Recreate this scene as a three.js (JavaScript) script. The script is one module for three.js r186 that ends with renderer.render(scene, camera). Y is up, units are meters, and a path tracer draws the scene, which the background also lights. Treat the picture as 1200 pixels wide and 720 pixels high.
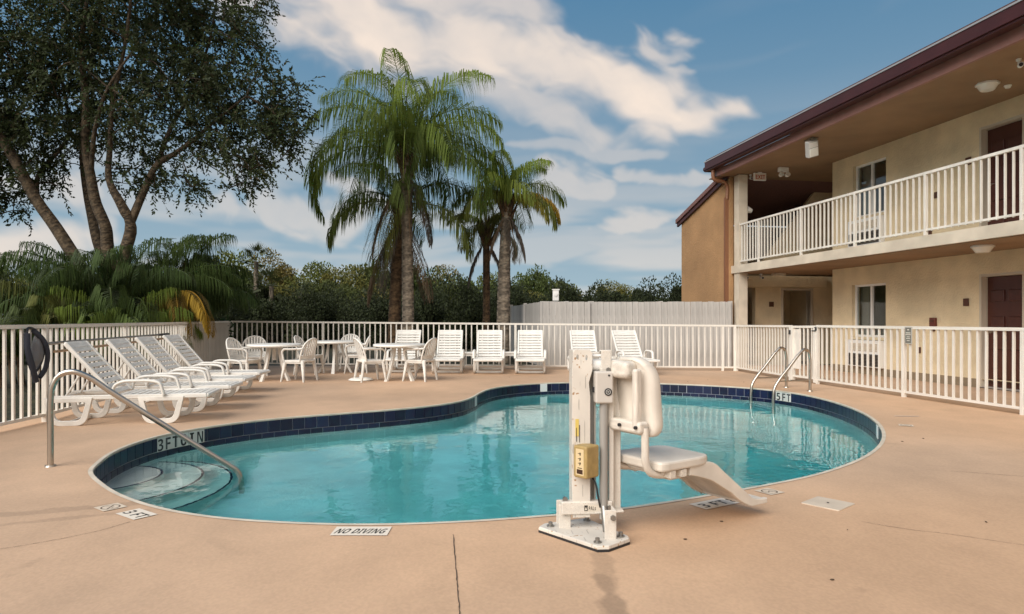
import * as THREE from 'three';
import { mergeGeometries, toCreasedNormals } from 'three/addons/utils/BufferGeometryUtils.js';
import { RoundedBoxGeometry } from 'three/addons/geometries/RoundedBoxGeometry.js';

// ---------------------------------------------------------------- camera, sky, sun, exposure
const scene = new THREE.Scene();
const camera = new THREE.PerspectiveCamera(2 * Math.atan(360 / 800) * 180 / Math.PI, 1200 / 720, 0.05, 600);
camera.position.set(0, 1.25, 0);
camera.lookAt(0, 1.25, -10);
camera.setViewOffset(1200, 720, 0, -14, 1200, 720);

const renderer = new THREE.WebGLRenderer({ antialias: true });
renderer.setSize(1024, 614);
renderer.toneMapping = THREE.LinearToneMapping;
renderer.toneMappingExposure = 3.05;
renderer.shadowMap.enabled = true;

function rng(seed) { let a = seed >>> 0; return () => { a = (a + 0x6D2B79F5) | 0; let t = Math.imul(a ^ (a >>> 15), 1 | a); t = (t + Math.imul(t ^ (t >>> 7), 61 | t)) ^ t; return ((t ^ (t >>> 14)) >>> 0) / 4294967296; }; }
function hash2(x, y, s) { let h = (x * 374761393 + y * 668265263 + s * 974711) | 0; h = Math.imul(h ^ (h >>> 13), 1274126177); return ((h ^ (h >>> 16)) >>> 0) / 4294967296; }
function vnoise(x, y, s = 0, per = 0) {
  const xi = Math.floor(x), yi = Math.floor(y), fx = x - xi, fy = y - yi;
  const u = fx * fx * fx * (fx * (fx * 6 - 15) + 10), v = fy * fy * fy * (fy * (fy * 6 - 15) + 10);
  const w = (i) => per ? ((i % per) + per) % per : i;
  const a = hash2(w(xi), w(yi), s), b = hash2(w(xi + 1), w(yi), s), c = hash2(w(xi), w(yi + 1), s), d = hash2(w(xi + 1), w(yi + 1), s);
  return a + (b - a) * u + (c - a) * v + (a - b - c + d) * u * v;
}
function fbm(x, y, oct = 4, s = 0, per = 0) { let a = 0.5, f = 1, r = 0, n = 0; for (let i = 0; i < oct; i++) { r += a * vnoise(x * f, y * f, s + i * 17, per ? per * f : 0); n += a; a *= 0.5; f *= 2; } return r / n; }
const lerp = (a, b, t) => a + (b - a) * t, clamp01 = (t) => Math.max(0, Math.min(1, t)), smooth = (a, b, t) => { t = clamp01((t - a) / (b - a)); return t * t * (3 - 2 * t); };

const SKY_GAIN = .35;
function makeSky() {
  const W = 3072, H = 1536, data = new Float32Array(W * H * 4);
  // long cloud banks of the evening sky: ends as direction slopes (sideways, up), half width, density
  const banks = [
    [-.36, .515, -.12, .42, .074, 1], [-.12, .42, .11, .345, .062, 1], [.08, .37, .22, .315, .046, 1], [.05, .41, .25, .385, .02, .7],
    [-.22, .50, .02, .45, .05, .8], [.24, .29, .35, .305, .026, .95], [-.03, .33, .14, .27, .035, .65],
    [.06, .20, .15, .185, .016, .55], [-.27, .19, -.18, .155, .012, .55], [.12, .132, .27, .152, .014, .62], [.18, .203, .30, .20, .008, .5], [.0, .245, .2, .235, .008, .4],
    [-.78, .105, -.58, .125, .032, .85], [-.46, .165, -.24, .14, .022, .55], [-.5, .09, -.2, .085, .014, .4], [-.95, .2, -.6, .19, .03, .6],
  ];
  for (let j = 0; j < H; j++) {
    const el = ((j + .5) / H - .5) * Math.PI, dy = Math.sin(el), ch = Math.cos(el);
    for (let i = 0; i < W; i++) {
      const az = ((i + .5) / W - .5) * 2 * Math.PI, dx = Math.cos(az) * ch, dz = Math.sin(az) * ch;
      const e = Math.max(dy, 0), k = Math.pow(e, .62);
      let r = lerp(.42, .012, clamp01(k * 1.36)), g = lerp(.54, .145, clamp01(k * 1.36)), b = lerp(.59, .315, clamp01(k * 1.36));
      let c = 0;
      if (dy > 0) {
        // drifting layer over the whole dome, thickened out of view to add fill light
        const q = 1 / (dy + .09), px = dx * q, pz = dz * q;
        const w1 = fbm(px * .6 + 9, pz * .6 + 4, 3, 3) - .5;
        const n = fbm(px * .55 + w1 * 2.2 + 31, pz * .95 + w1 * 1.5 + 17, 5, 7);
        const front = smooth(-.1, .35, -dz / ch);
        c = smooth(.40, .66, n) * .92; const inview = front * smooth(.62, .42, dy); c = lerp(c, smooth(.55, .78, n) * .28, inview) * smooth(0, .08, dy);
        if (dz < -.05) {
          const a = dx / -dz, v = dy / -dz;
          const wa = (fbm(a * 7 + 3, v * 9 + 5, 4, 41) - .5), wv = (fbm(a * 6 + 13, v * 12 + 25, 4, 43) - .5);
          const al = a * .93 - v * .37, ac = a * .37 + v * .93, fine = fbm(al * 9 + 5, ac * 30 + wa * 4 + 7, 6, 57), fb2 = fbm(a * 9 + 2, v * 13 + 1, 5, 93);
          let s = 0;
          for (const [x0, y0, x1, y1, rad, den] of banks) {
            const ax = a + wa * .11, ay = v + wv * .06, ex = x1 - x0, ey = y1 - y0;
            const t = clamp01(((ax - x0) * ex + (ay - y0) * ey) / (ex * ex + ey * ey));
            const d = Math.hypot(ax - x0 - ex * t, ay - y0 - ey * t) / rad;
            s = Math.max(s, den * smooth(1.45, .15, d + ((fine - .5) * 1.25 + (fb2 - .5) * .9) * (rad < .024 ? 2.8 : 1)));
          }
          c = Math.max(c, s * (1.08 - .35 * fine - .3 * fb2));
        }
        // thin veil that gathers low down
        c = Math.max(c, smooth(.34, .0, dy) * .5 * smooth(.35, .7, fbm(Math.atan2(dx, -dz) * 5, dy * 34, 4, 71)));
      }
      c = clamp01(c);
      const tone = .9 + .2 * (hash2(i >> 1, j >> 1, 5) - .5) * .04;
      r = lerp(r, 1.02 * tone, c); g = lerp(g, .86 * tone, c); b = lerp(b, .73 * tone, c);
      if (dy < 0) { r = .30; g = .24; b = .18; }
      const o = (j * W + i) * 4;
      data[o] = r * SKY_GAIN; data[o + 1] = g * SKY_GAIN; data[o + 2] = b * SKY_GAIN; data[o + 3] = 1;
    }
  }
  const t = new THREE.DataTexture(data, W, H, THREE.RGBAFormat, THREE.FloatType);
  t.mapping = THREE.EquirectangularReflectionMapping; t.magFilter = t.minFilter = THREE.LinearFilter; t.needsUpdate = true;
  return t;
}
const skyTex = makeSky();
scene.background = skyTex;
scene.environment = skyTex;

const sun = new THREE.DirectionalLight(new THREE.Color().setRGB(1, .94, .87), 1.5);
sun.position.set(-19, 25, 15); sun.target.position.set(0, 0, -9);
sun.castShadow = true; sun.shadow.radius = 105; sun.shadow.mapSize.set(4096, 4096);
Object.assign(sun.shadow.camera, { left: -40, right: 40, top: 40, bottom: -40, near: 1, far: 140 });
scene.add(sun, sun.target);

// ---------------------------------------------------------------- helpers
const V = (x, y, z) => new THREE.Vector3(x, y, z);
const used = new Map();
function numbered(n) { const k = used.get(n) ?? 0; used.set(n, k + 1); return k ? `${n}_${String(k).padStart(3, '0')}` : n; }
const clean = (g) => { const h = g.index ? g.toNonIndexed() : g; for (const k of Object.keys(h.attributes)) if (!['position', 'normal', 'uv', 'color'].includes(k)) h.deleteAttribute(k); h.morphAttributes = {}; return h; };
const join = (gs) => { gs = (Array.isArray(gs) ? gs : [gs]).flat(Infinity).map(clean); const r = gs.length > 1 ? mergeGeometries(gs) : gs[0]; return r; };
function part(name, gs, m, parent) { const o = new THREE.Mesh(join(gs), m); o.name = parent === scene ? numbered(name) : name; o.castShadow = o.receiveShadow = true; parent.add(o); return o; }
function share(name, geo, m, parent) { const o = new THREE.Mesh(geo, m); o.name = name; o.castShadow = o.receiveShadow = true; parent.add(o); return o; }
function tag(o, label, category, group) { o.userData.label = label; o.userData.category = category; if (group) o.userData.group = group; return o; }
function struct(o) { o.userData.kind = 'structure'; return o; }
function thing(name, label, category, [x, y, z] = [0, 0, 0], turn = 0, group) {
  const o = new THREE.Group(); o.name = numbered(name); o.position.set(x, y, z); o.rotation.y = turn; scene.add(o); return tag(o, label, category, group);
}
function copy(src, label, [x, y, z], turn = 0) { const o = src.clone(); o.name = numbered(src.name.replace(/_\d{3}$/, '')); o.userData = { ...src.userData, label }; o.position.set(x, y, z); o.rotation.y = turn; scene.add(o); return o; }
const box = (w, h, d, x = 0, y = 0, z = 0, rx = 0, ry = 0, rz = 0) => { const g = new THREE.BoxGeometry(w, h, d); if (rx) g.rotateX(rx); if (rz) g.rotateZ(rz); if (ry) g.rotateY(ry); return g.translate(x, y, z); };
const rbox = (w, h, d, r, x = 0, y = 0, z = 0, rx = 0, ry = 0, rz = 0) => { const g = new RoundedBoxGeometry(w, h, d, 2, r); if (rx) g.rotateX(rx); if (rz) g.rotateZ(rz); if (ry) g.rotateY(ry); return g.translate(x, y, z); };
const cyl = (r0, r1, h, x = 0, y = 0, z = 0, n = 16, rx = 0, rz = 0) => { const g = new THREE.CylinderGeometry(r1, r0, h, n); if (rx) g.rotateX(rx); if (rz) g.rotateZ(rz); return g.translate(x, y, z); };
const tube = (pts, r, seg = 0, n = 10, closed = false) => new THREE.TubeGeometry(new THREE.CatmullRomCurve3(pts.map((p) => Array.isArray(p) ? V(...p) : p), closed, 'centripetal'), seg || pts.length * 6, r, n, closed);
const bar = (a, b, r, n = 8) => { const d = b.clone().sub(a), g = new THREE.CylinderGeometry(r, r, d.length(), n); g.applyQuaternion(new THREE.Quaternion().setFromUnitVectors(V(0, 1, 0), d.normalize())); return g.translate((a.x + b.x) / 2, (a.y + b.y) / 2, (a.z + b.z) / 2); };
function beam(a, b, w, h) { const d = b.clone().sub(a), g = new THREE.BoxGeometry(w, h, d.length()); const m = new THREE.Matrix4().lookAt(b, a, V(0, 1, 0)); g.applyMatrix4(m); return g.translate((a.x + b.x) / 2, (a.y + b.y) / 2, (a.z + b.z) / 2); }
function ext(pts, depth, bevel = 0, holes = []) {
  const s = pts instanceof THREE.Shape ? pts : new THREE.Shape(pts.map(([x, y]) => new THREE.Vector2(x, y)));
  for (const h of holes) s.holes.push(h instanceof THREE.Path ? h : new THREE.Path(h.map(([x, y]) => new THREE.Vector2(x, y))));
  return new THREE.ExtrudeGeometry(s, { depth, bevelEnabled: bevel > 0, bevelThickness: bevel, bevelSize: bevel, bevelSegments: 2, curveSegments: 10, steps: 1 });
}
function roundRect(w, h, r, x = 0, y = 0) { const s = new THREE.Shape(); const a = x - w / 2, b = y - h / 2; s.moveTo(a + r, b); s.lineTo(a + w - r, b); s.quadraticCurveTo(a + w, b, a + w, b + r); s.lineTo(a + w, b + h - r); s.quadraticCurveTo(a + w, b + h, a + w - r, b + h); s.lineTo(a + r, b + h); s.quadraticCurveTo(a, b + h, a, b + h - r); s.lineTo(a, b + r); s.quadraticCurveTo(a, b, a + r, b); return s; }
// planar metre uv: the two axes along which a face lies
function metreUV(g) {
  g = clean(g); const p = g.attributes.position, n = g.attributes.normal, uv = new Float32Array(p.count * 2);
  for (let i = 0; i < p.count; i++) {
    const ax = Math.abs(n.getX(i)), ay = Math.abs(n.getY(i)), az = Math.abs(n.getZ(i));
    if (ay >= ax && ay >= az) { uv[i * 2] = p.getX(i); uv[i * 2 + 1] = p.getZ(i); } else if (ax > az) { uv[i * 2] = p.getZ(i); uv[i * 2 + 1] = p.getY(i); } else { uv[i * 2] = p.getX(i); uv[i * 2 + 1] = p.getY(i); }
  }
  g.setAttribute('uv', new THREE.BufferAttribute(uv, 2)); return g;
}

// ---------------------------------------------------------------- textures and materials
function grid(n, f, srgb = false, m = n) {
  const d = new Uint8Array(n * m * 4);
  for (let j = 0; j < m; j++) for (let i = 0; i < n; i++) { const c = f(i / n, j / m), o = (j * n + i) * 4; if (typeof c === 'number') { d[o] = d[o + 1] = d[o + 2] = clamp01(c) * 255; } else { d[o] = clamp01(c[0]) * 255; d[o + 1] = clamp01(c[1]) * 255; d[o + 2] = clamp01(c[2]) * 255; } d[o + 3] = 255; }
  const t = new THREE.DataTexture(d, n, m); t.wrapS = t.wrapT = THREE.RepeatWrapping; t.magFilter = THREE.LinearFilter; t.minFilter = THREE.LinearMipmapLinearFilter; t.generateMipmaps = true; if (srgb) t.colorSpace = THREE.SRGBColorSpace; t.needsUpdate = true; return t;
}
const rep = (t, sx, sy = sx, ox = 0, oy = 0) => { const c = t.clone(); c.repeat.set(sx, sy); c.offset.set(ox, oy); c.needsUpdate = true; return c; };
const grainTex = grid(256, (u, v) => fbm(u * 24, v * 24, 4, 11, 24));
const blotchTex = grid(256, (u, v) => { const c = .93 + .20 * (fbm(u * 6, v * 6, 5, 21, 6) - .5); return [c, c * (.99), c * .97]; }, true);
const scuffTex = grid(512, (u, v) => { const a = fbm(u * 5, v * 5, 4, 71, 5), sp = fbm(u * 60, v * 60, 2, 73, 60), sc = fbm(u * 90, v * 8, 2, 75, 8); let c = .97 + .14 * (a - .5); const rust = smooth(.76, .82, sp) * smooth(.45, .6, a); c -= .18 * smooth(.74, .8, sc); return [c - rust * .25, c * .99 - rust * .38, c * .975 - rust * .5]; }, true);
const stuccoTex = grid(512, (u, v) => .55 * fbm(u * 22, v * 14, 4, 61, 22) + .45 * smooth(.42, .62, fbm(u * 48, v * 48, 3, 65, 48)));
const barkTex = grid(256, (u, v) => { const c = .62 + .75 * (fbm(u * 10, v * 30, 4, 81, 10) - .5); return [c, c * .96, c * .9]; }, true);
const rgb = (r, g, b) => new THREE.Color().setRGB(r, g, b);
const M = (c, roughness = .6, o = {}) => new THREE.MeshStandardMaterial({ color: c, roughness, ...o });
const mat = {
  fence: M(rgb(.82, .79, .74), .42, { map: blotchTex }),
  plastic: M(rgb(.86, .85, .82), .42, { map: blotchTex, bumpMap: rep(grainTex, 3), bumpScale: .0006 }),
  liftCream: M(rgb(.68, .645, .59), .38, { map: scuffTex }),
  liftSeat: M(rgb(.74, .69, .625), .44, { map: blotchTex }),
  steel: M(rgb(.50, .45, .39), .30, { metalness: 1, bumpMap: grainTex, bumpScale: .0004 }),
  darkSteel: M(rgb(.30, .29, .27), .38, { metalness: .85 }),
  greyPaint: M(rgb(.46, .45, .42), .5),
  black: M(rgb(.018, .018, .02), .5),
  blackMat: M(rgb(.02, .02, .022), .85),
  tan: M(rgb(.42, .30, .12), .5, { map: blotchTex }),
  wall: M(rgb(.84, .71, .49), .85, { map: rep(blotchTex, .35), bumpMap: rep(stuccoTex, .8), bumpScale: .006 }),
  wallBase: M(rgb(.30, .235, .16), .85, { map: rep(blotchTex, .35), bumpMap: rep(stuccoTex, .8), bumpScale: .006 }),
  wing: M(rgb(.43, .25, .12), .88, { map: rep(blotchTex, .3), bumpMap: rep(stuccoTex, .7), bumpScale: .005 }),
  trim: M(rgb(.66, .59, .49), .6, { map: rep(blotchTex, .5) }),
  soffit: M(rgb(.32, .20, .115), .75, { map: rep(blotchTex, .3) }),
  maroon: M(rgb(.062, .016, .015), .45, { map: rep(blotchTex, .6) }),
  mauve: M(rgb(.30, .15, .125), .5, { map: rep(blotchTex, .6) }),
  drip: M(rgb(.55, .52, .5), .4, { metalness: .6 }),
  shingle: M(rgb(.16, .08, .07), .9, { bumpMap: rep(grainTex, 1), bumpScale: .01 }),
  pipe: M(rgb(.20, .085, .04), .5),
  door: M(rgb(.085, .025, .017), .35, { map: rep(blotchTex, 1) }),
  curtain: M(rgb(.035, .033, .03), .9),
  interior: M(rgb(.34, .29, .23), .9),
  glass: new THREE.MeshPhysicalMaterial({ color: rgb(.86, .9, .9), roughness: .03, transmission: 1, thickness: 0, ior: 1.5 }),
  frost: M(rgb(.82, .80, .74), .25),
  white: M(rgb(.80, .79, .76), .45),
  red: M(rgb(.13, .03, .02), .4),
  brownBox: M(rgb(.09, .035, .02), .5),
  bark: M(rgb(.21, .165, .115), .95, { map: rep(barkTex, 1), bumpMap: rep(barkTex, 1), bumpScale: .02 }),
  palmGrey: M(rgb(.50, .45, .39), .92, { map: rep(barkTex, 1), bumpMap: rep(barkTex, 1), bumpScale: .012 }),
  palmBrown: M(rgb(.27, .18, .105), .95, { map: rep(barkTex, 1), bumpMap: rep(barkTex, 1), bumpScale: .02 }),
  leaf: new THREE.MeshPhysicalMaterial({ color: 0xffffff, vertexColors: true, roughness: .8, specularIntensity: .35, transmission: .4, thickness: 0, side: THREE.DoubleSide }),
  privacy: M(rgb(.50, .49, .48), .7, { map: rep(blotchTex, 1), bumpMap: rep(grainTex, 2), bumpScale: .002 }),
  joint: M(rgb(.035, .028, .022), .9),
};

// ================================================================ GROUND, DECK AND POOL
const outline = [[-3.44, 5.59], [-3.60, 5.96], [-3.73, 6.38], [-3.79, 6.85], [-3.75, 7.34], [-3.56, 7.82], [-3.25, 8.28], [-2.82, 8.67], [-2.25, 9.04], [-1.69, 9.40], [-1.30, 9.70], [-0.98, 10.05], [-0.75, 10.45], [-0.62, 10.95], [-0.54, 11.53], [-0.42, 12.09], [-0.18, 12.6], [0.20, 13.02], [0.66, 13.30], [1.20, 13.45], [1.85, 13.46], [2.66, 13.30], [3.42, 12.99], [3.92, 12.69], [4.32, 12.33], [4.60, 11.94], [4.79, 11.40], [4.86, 10.60], [4.80, 9.78], [4.65, 9.01], [4.43, 8.32], [4.18, 7.72], [3.90, 7.18], [3.58, 6.68], [3.21, 6.21], [2.80, 5.79], [2.37, 5.43], [1.90, 5.13], [1.50, 4.90], [1.16, 4.71], [0.70, 4.49], [0.2, 4.33], [-0.36, 4.20], [-0.90, 4.15], [-1.44, 4.20], [-1.89, 4.31], [-2.30, 4.50], [-2.72, 4.80], [-3.10, 5.17]];
const edgeCurve = new THREE.CatmullRomCurve3(outline.map(([x, z]) => V(x, 0, -z)), true, 'centripetal');
const edge = edgeCurve.getSpacedPoints(420).slice(0, 420);
const nrm = edge.map((p, i) => { const a = edge[(i + 419) % 420], b = edge[(i + 1) % 420], t = b.clone().sub(a).normalize(); return V(-t.z, 0, t.x); });   // sideways of the edge
const outward = (() => { const c = V(.5, 0, -8.5); let s = 0; edge.forEach((p, i) => { s += nrm[i].dot(p.clone().sub(c)); }); return s > 0 ? 1 : -1; })();
nrm.forEach((n) => n.multiplyScalar(outward));
const ring = (off) => edge.map((p, i) => [p.x + nrm[i].x * off, -(p.z + nrm[i].z * off)]);   // shape coordinates (x, depth)
const flat = (pts, holes, y) => { const s = new THREE.Shape(pts.map(([x, z]) => new THREE.Vector2(x, z))); for (const h of holes) s.holes.push(new THREE.Path(h.map(([x, z]) => new THREE.Vector2(x, z)))); const g = new THREE.ShapeGeometry(s); g.rotateX(-Math.PI / 2); return g.translate(0, y, 0); };
const deckBounds = [[-6.15, -7], [-6.15, 8.3], [-6.75, 13], [-7.75, 18.3], [5.3, 18.5], [12, 18.5], [12, -7]];
const groundTex = grid(512, (u, v) => { const a = fbm(u * 14, v * 14, 5, 5, 14), b = fbm(u * 60, v * 60, 3, 9, 60), c = .55 + .7 * (b - .5); return [(.27 + .16 * a) * c * 1.5, (.30 + .08 * a) * c * 1.5, (.15 + .06 * a) * c * 1.5]; }, true);
struct(part('ground', flat([[-400, -300], [400, -300], [400, 400], [-400, 400]], [[[-6.0, -6.8], [11.8, -6.8], [11.8, 18.3], [-6.6, 18.3], [-6.0, 9]]], -.05), M(rgb(.32, .34, .30), .95, { map: rep(groundTex, .2), bumpMap: rep(grainTex, .8), bumpScale: .05 }), scene));

// deck colour: sprayed concrete with water stains, scuffs and blotches, 1 texture over the whole deck
const DX0 = -8, DX1 = 12, DZ0 = -7, DZ1 = 19;
const stains = []; { const r = rng(77); for (let i = 0; i < 190; i++) stains.push([lerp(-6, 7, r()), lerp(2, 17, r()), .02 + r() * r() * .16, .5 + r() * 2.5, r() * 3.14, (r() - .3) * .16]); }
const streaks = [[.47, 3.62, .42, 2.6, .07, .16], [.43, 3.3, .50, 2.3, .05, .16], [-3.3, 4.35, -2.55, 4.62, .07, .15], [-3.2, 4.1, -2.4, 4.45, .05, .13]];
const deckMarks = new Float32Array(2048 * 2048);
{
  const N = 2048, sx = N / (DX1 - DX0), sz = N / (DZ1 - DZ0);
  const area = (x0, x1, z0, z1, f) => { for (let j = Math.max(0, Math.floor((z0 - DZ0) * sz)); j < Math.min(N, (z1 - DZ0) * sz); j++) for (let i = Math.max(0, Math.floor((x0 - DX0) * sx)); i < Math.min(N, (x1 - DX0) * sx); i++) deckMarks[j * N + i] += f(DX0 + (i + .5) / sx, DZ0 + (j + .5) / sz); };
  for (const [cx, cz, r, el, ang, d] of stains) area(cx - r * 3.2, cx + r * 3.2, cz - r * 3.2, cz + r * 3.2, (x, z) => { const ax = x - cx, az = z - cz, ca = Math.cos(ang), sa = Math.sin(ang), e = Math.hypot((ax * ca + az * sa) / el, -ax * sa + az * ca) / r + (fbm(x * 13, z * 13, 3, 151) - .5) * 1.4; return -d * .26 * smooth(1, .4, e); });
  for (const [x0, z0, x1, z1, r, d] of streaks) area(Math.min(x0, x1) - r * 2, Math.max(x0, x1) + r * 2, Math.min(z0, z1) - r * 2, Math.max(z0, z1) + r * 2, (x, z) => { const ex = x1 - x0, ez = z1 - z0, t = clamp01(((x - x0) * ex + (z - z0) * ez) / (ex * ex + ez * ez)), e = Math.hypot(x - x0 - ex * t, z - z0 - ez * t); return -d * .30 * smooth(1, .5, e / r + (fbm(x * 9, z * 9, 3, 161) - .5) * 1.2); });
}
const deckTex = grid(2048, (u, v) => {
  const x = lerp(DX0, DX1, u), z = lerp(DZ0, DZ1, v), i = Math.floor(u * 2048), j = Math.floor(v * 2048);
  if (z < 1.5) return [.81, .69, .585];
  const c = .5 + .10 * (fbm(x * .55 + 20, z * .55 + 20, 4, 101) - .5) + .035 * (fbm(x * 4 + 9, z * 3 + 4, 3, 131) - .5) + .03 * (hash2(i, j, 3) - .5) + deckMarks[j * 2048 + i], warm = .03 * (vnoise(x * .5 + 3, z * .5 + 8, 141) - .5);
  return [c * 1.62 + warm, c * 1.375, c * 1.17 - warm];
}, true);
const deckMat = M(rgb(.825, .79, .72), .72, { map: rep(deckTex, 1 / (DX1 - DX0), 1 / (DZ1 - DZ0), -DX0 / (DX1 - DX0), -DZ0 / (DZ1 - DZ0)), bumpMap: rep(grainTex, 1.4), bumpScale: .0009 });
const deckGeo = flat(deckBounds, [ring(.0)], 0);
{ const p = deckGeo.attributes.position, uv = deckGeo.attributes.uv; for (let i = 0; i < p.count; i++) uv.setXY(i, p.getX(i), -p.getZ(i)); }
const deck = struct(part('pool_deck', deckGeo, deckMat, scene));

// pool basin: rounded coping lip, wall, sloping floor
const pool = new THREE.Group(); pool.name = 'swimming_pool'; scene.add(pool); struct(pool);
const WATER = -.215;
const floorY = (x, z) => lerp(-.98, -1.95, smooth(-2.2, 3.2, x));
function band(rows) {   // rows: [offset, y] from the top down
  const pos = [], uv = []; const n = edge.length; let acc = 0;
  for (let i = 0; i < n; i++) {
    const k = (i + 1) % n, step = edge[i].distanceTo(edge[k]);
    for (let r = 0; r < rows.length - 1; r++) {
      const P = (e, [o, y]) => [edge[e].x + nrm[e].x * o, y, edge[e].z + nrm[e].z * o];
      const a = P(i, rows[r]), b = P(k, rows[r]), c = P(i, rows[r + 1]), d = P(k, rows[r + 1]);
      pos.push(...a, ...c, ...b, ...b, ...c, ...d); uv.push(acc, a[1], acc, c[1], acc + step, b[1], acc + step, b[1], acc, c[1], acc + step, d[1]);
    }
    acc += step;
  }
  const g = new THREE.BufferGeometry(); g.setAttribute('position', new THREE.Float32BufferAttribute(pos, 3)); g.setAttribute('uv', new THREE.Float32BufferAttribute(uv, 2)); g.computeVertexNormals(); return g;
}
const plaster = M(rgb(.90, .92, .90), .8, { map: rep(blotchTex, .4), bumpMap: rep(grainTex, 2), bumpScale: .002 });
part('coping', band([[.03, .004], [.0, .006], [-.006, .004], [-.008, -.004], [-.006, -.016], [.004, -.02]]), M(rgb(.64, .58, .49), .7, { map: rep(blotchTex, 1) }), pool);
part('grout_band', band([[.004, -.012], [.004, -.30]]), M(rgb(.40, .41, .44), .8), pool);
part('basin_wall', band([[.004, -.296], [.0, -.35], [-.01, -1.0], [-.1, -2.05]]), plaster, pool);
{ const g = flat(ring(.02), [], 0), s = []; const p = g.attributes.position;
  // floor as a grid cut to the outline would be finer; the slope is linear enough for the outline's own triangles
  for (let i = 0; i < p.count; i++) p.setY(i, floorY(p.getX(i), p.getZ(i))); g.computeVertexNormals(); part('basin_floor', g, plaster, pool); }
// tiles: two rows in running bond
{
  const L = edgeCurve.getLength(), N = Math.round(L / .155), tileMats = [rgb(.004, .006, .030), rgb(.006, .009, .040), rgb(.003, .005, .024), rgb(.008, .012, .046)].map((c) => M(c, .28));
  const up = new RoundedBoxGeometry(L / N - .007, .138, .014, 1, .003), lo = new RoundedBoxGeometry(L / N - .007, .138, .014, 1, .003), hid = [], r = rng(5);
  const upC = clean(up), loC = clean(lo);
  for (let row = 0; row < 2; row++) for (let i = 0; i < N; i++) {
    const t = (i + row * .5) / N, p = edgeCurve.getPointAt(t % 1), tg = edgeCurve.getTangentAt(t % 1), ang = Math.atan2(-tg.z, tg.x);
    const y = row ? -.237 : -.091, facing = t > .985 || t < .655;
    const o = new THREE.Object3D(); o.position.set(p.x, y, p.z); o.rotation.set((r() - .5) * .01, ang + (r() - .5) * .012, 0);
    if (facing && t > .0) { const m = share('tile', row ? loC : upC, tileMats[Math.floor(r() * 4)], pool); m.position.copy(o.position); m.rotation.copy(o.rotation); }
    else { o.updateMatrix(); hid.push(clean(upC.clone()).applyMatrix4(o.matrix)); }
  }
  const h = part('tile_row', hid, tileMats[0], pool); h.userData.kind = 'stuff';
}
// entry steps
{
  const r = rng(9);
  [[.47, -.30], [.82, -.50], [1.08, -.74]].forEach(([rad, y], k) => {
    const pts = [], trim = []; const cx = -3.78, cz = 6.35;
    for (let a = 0; a <= 40; a++) { const t = a / 40 * Math.PI * 2; pts.push([cx + rad * Math.cos(t) * 1.0, cz + rad * Math.sin(t) * 1.12]); }
    const g = ext(pts, 1.2).rotateX(-Math.PI / 2).translate(0, y - 1.2, 0); const p = g.attributes.position; void p;
    const st = part('step', g, plaster, pool);
    for (let a = -13; a <= 13; a++) { const t = a / 40 * Math.PI * 2; trim.push([cx + rad * Math.cos(t) - .02, y + .003, -(cz + rad * Math.sin(t) * 1.12)]); }
    part('edge_tiles', tube(trim, .013, 60, 6), M(rgb(.006, .01, .05), .3), st);
  });
}
// water: one body that fills the basin, with small ripples
const waterTop = (() => { const f = (u, v) => .55 * fbm(u * 12, v * 12, 2, 301, 12) + .30 * fbm(u * 30, v * 30, 2, 311, 30) + .15 * fbm(u * 72, v * 72, 2, 321, 72); return grid(1024, f); })();
const waterMat = new THREE.MeshPhysicalMaterial({ color: 0xffffff, roughness: 0, transmission: 1, thickness: 1.2, ior: 1.333, attenuationColor: rgb(.08, .66, .75), attenuationDistance: 4.0, bumpMap: rep(waterTop, 1 / 4.5), bumpScale: .0055 });
{ const g = ext(ring(.002), 1.95).rotateX(-Math.PI / 2).translate(0, WATER - 1.95, 0); struct(part('water', g, waterMat, scene)); }

// ---- deck furniture set flush: depth markers, joints, skimmer lid
function textTex(w, h, draw) { const c = document.createElement('canvas'); c.width = w; c.height = h; const x = c.getContext('2d'); draw(x, w, h); const t = new THREE.CanvasTexture(c); t.colorSpace = THREE.SRGBColorSpace; t.anisotropy = 8; return t; }
function wear(x, w, h, seed, col) { const r = rng(seed); x.fillStyle = col; for (let i = 0; i < 60; i++) { x.globalAlpha = .12 + r() * .25; x.beginPath(); x.arc(r() * w, r() * h, 1 + r() * 5, 0, 7); x.fill(); } x.globalAlpha = 1; }
function marker(text, x, z, w, d, turn, label, parent = deck, opts = {}) {
  const tx = textTex(Math.round(512 * Math.min(4, w / d) / 2), 256, (c, W, H) => { c.fillStyle = '#ddd3c4'; c.fillRect(0, 0, W, H); c.fillStyle = '#16140f'; c.font = `bold ${opts.size ?? 190}px sans-serif`; c.textAlign = 'center'; c.textBaseline = 'middle'; c.setTransform(1, 0, opts.slant ?? 0, 1, 0, 0); c.translate(W / 2 - (opts.slant ?? 0) * H / 2, H / 2 + 6); c.scale(Math.min(1, W * .9 / c.measureText(text).width), 1); c.fillText(text, 0, 0); c.setTransform(1, 0, 0, 1, 0, 0); wear(c, W, H, 3, '#b99c7e'); });
  const g = new THREE.PlaneGeometry(w, d).rotateX(-Math.PI / 2), m = share('depth_marker', g, M(rgb(1, 1, 1), .6, { map: tx }), parent);
  m.position.set(x, .0045, -z); m.rotation.y = turn; m.userData.label = label; return m;
}
marker('NO DIVING', -.885, 4.01, .33, .165, 0, 'white warning tile reading NO DIVING', deck, { size: 190, slant: -.2 });
marker('3 FT', -2.40, 4.36, .235, .15, -.62, 'white depth tile reading 3 FT set in the deck', deck, { size: 190 });
marker('3 FT 8 IN', 1.47, 4.67, .56, .155, .54, 'long white depth tile reading 3 FT 8 IN beneath the lift seat', deck, { size: 200 });
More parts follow.
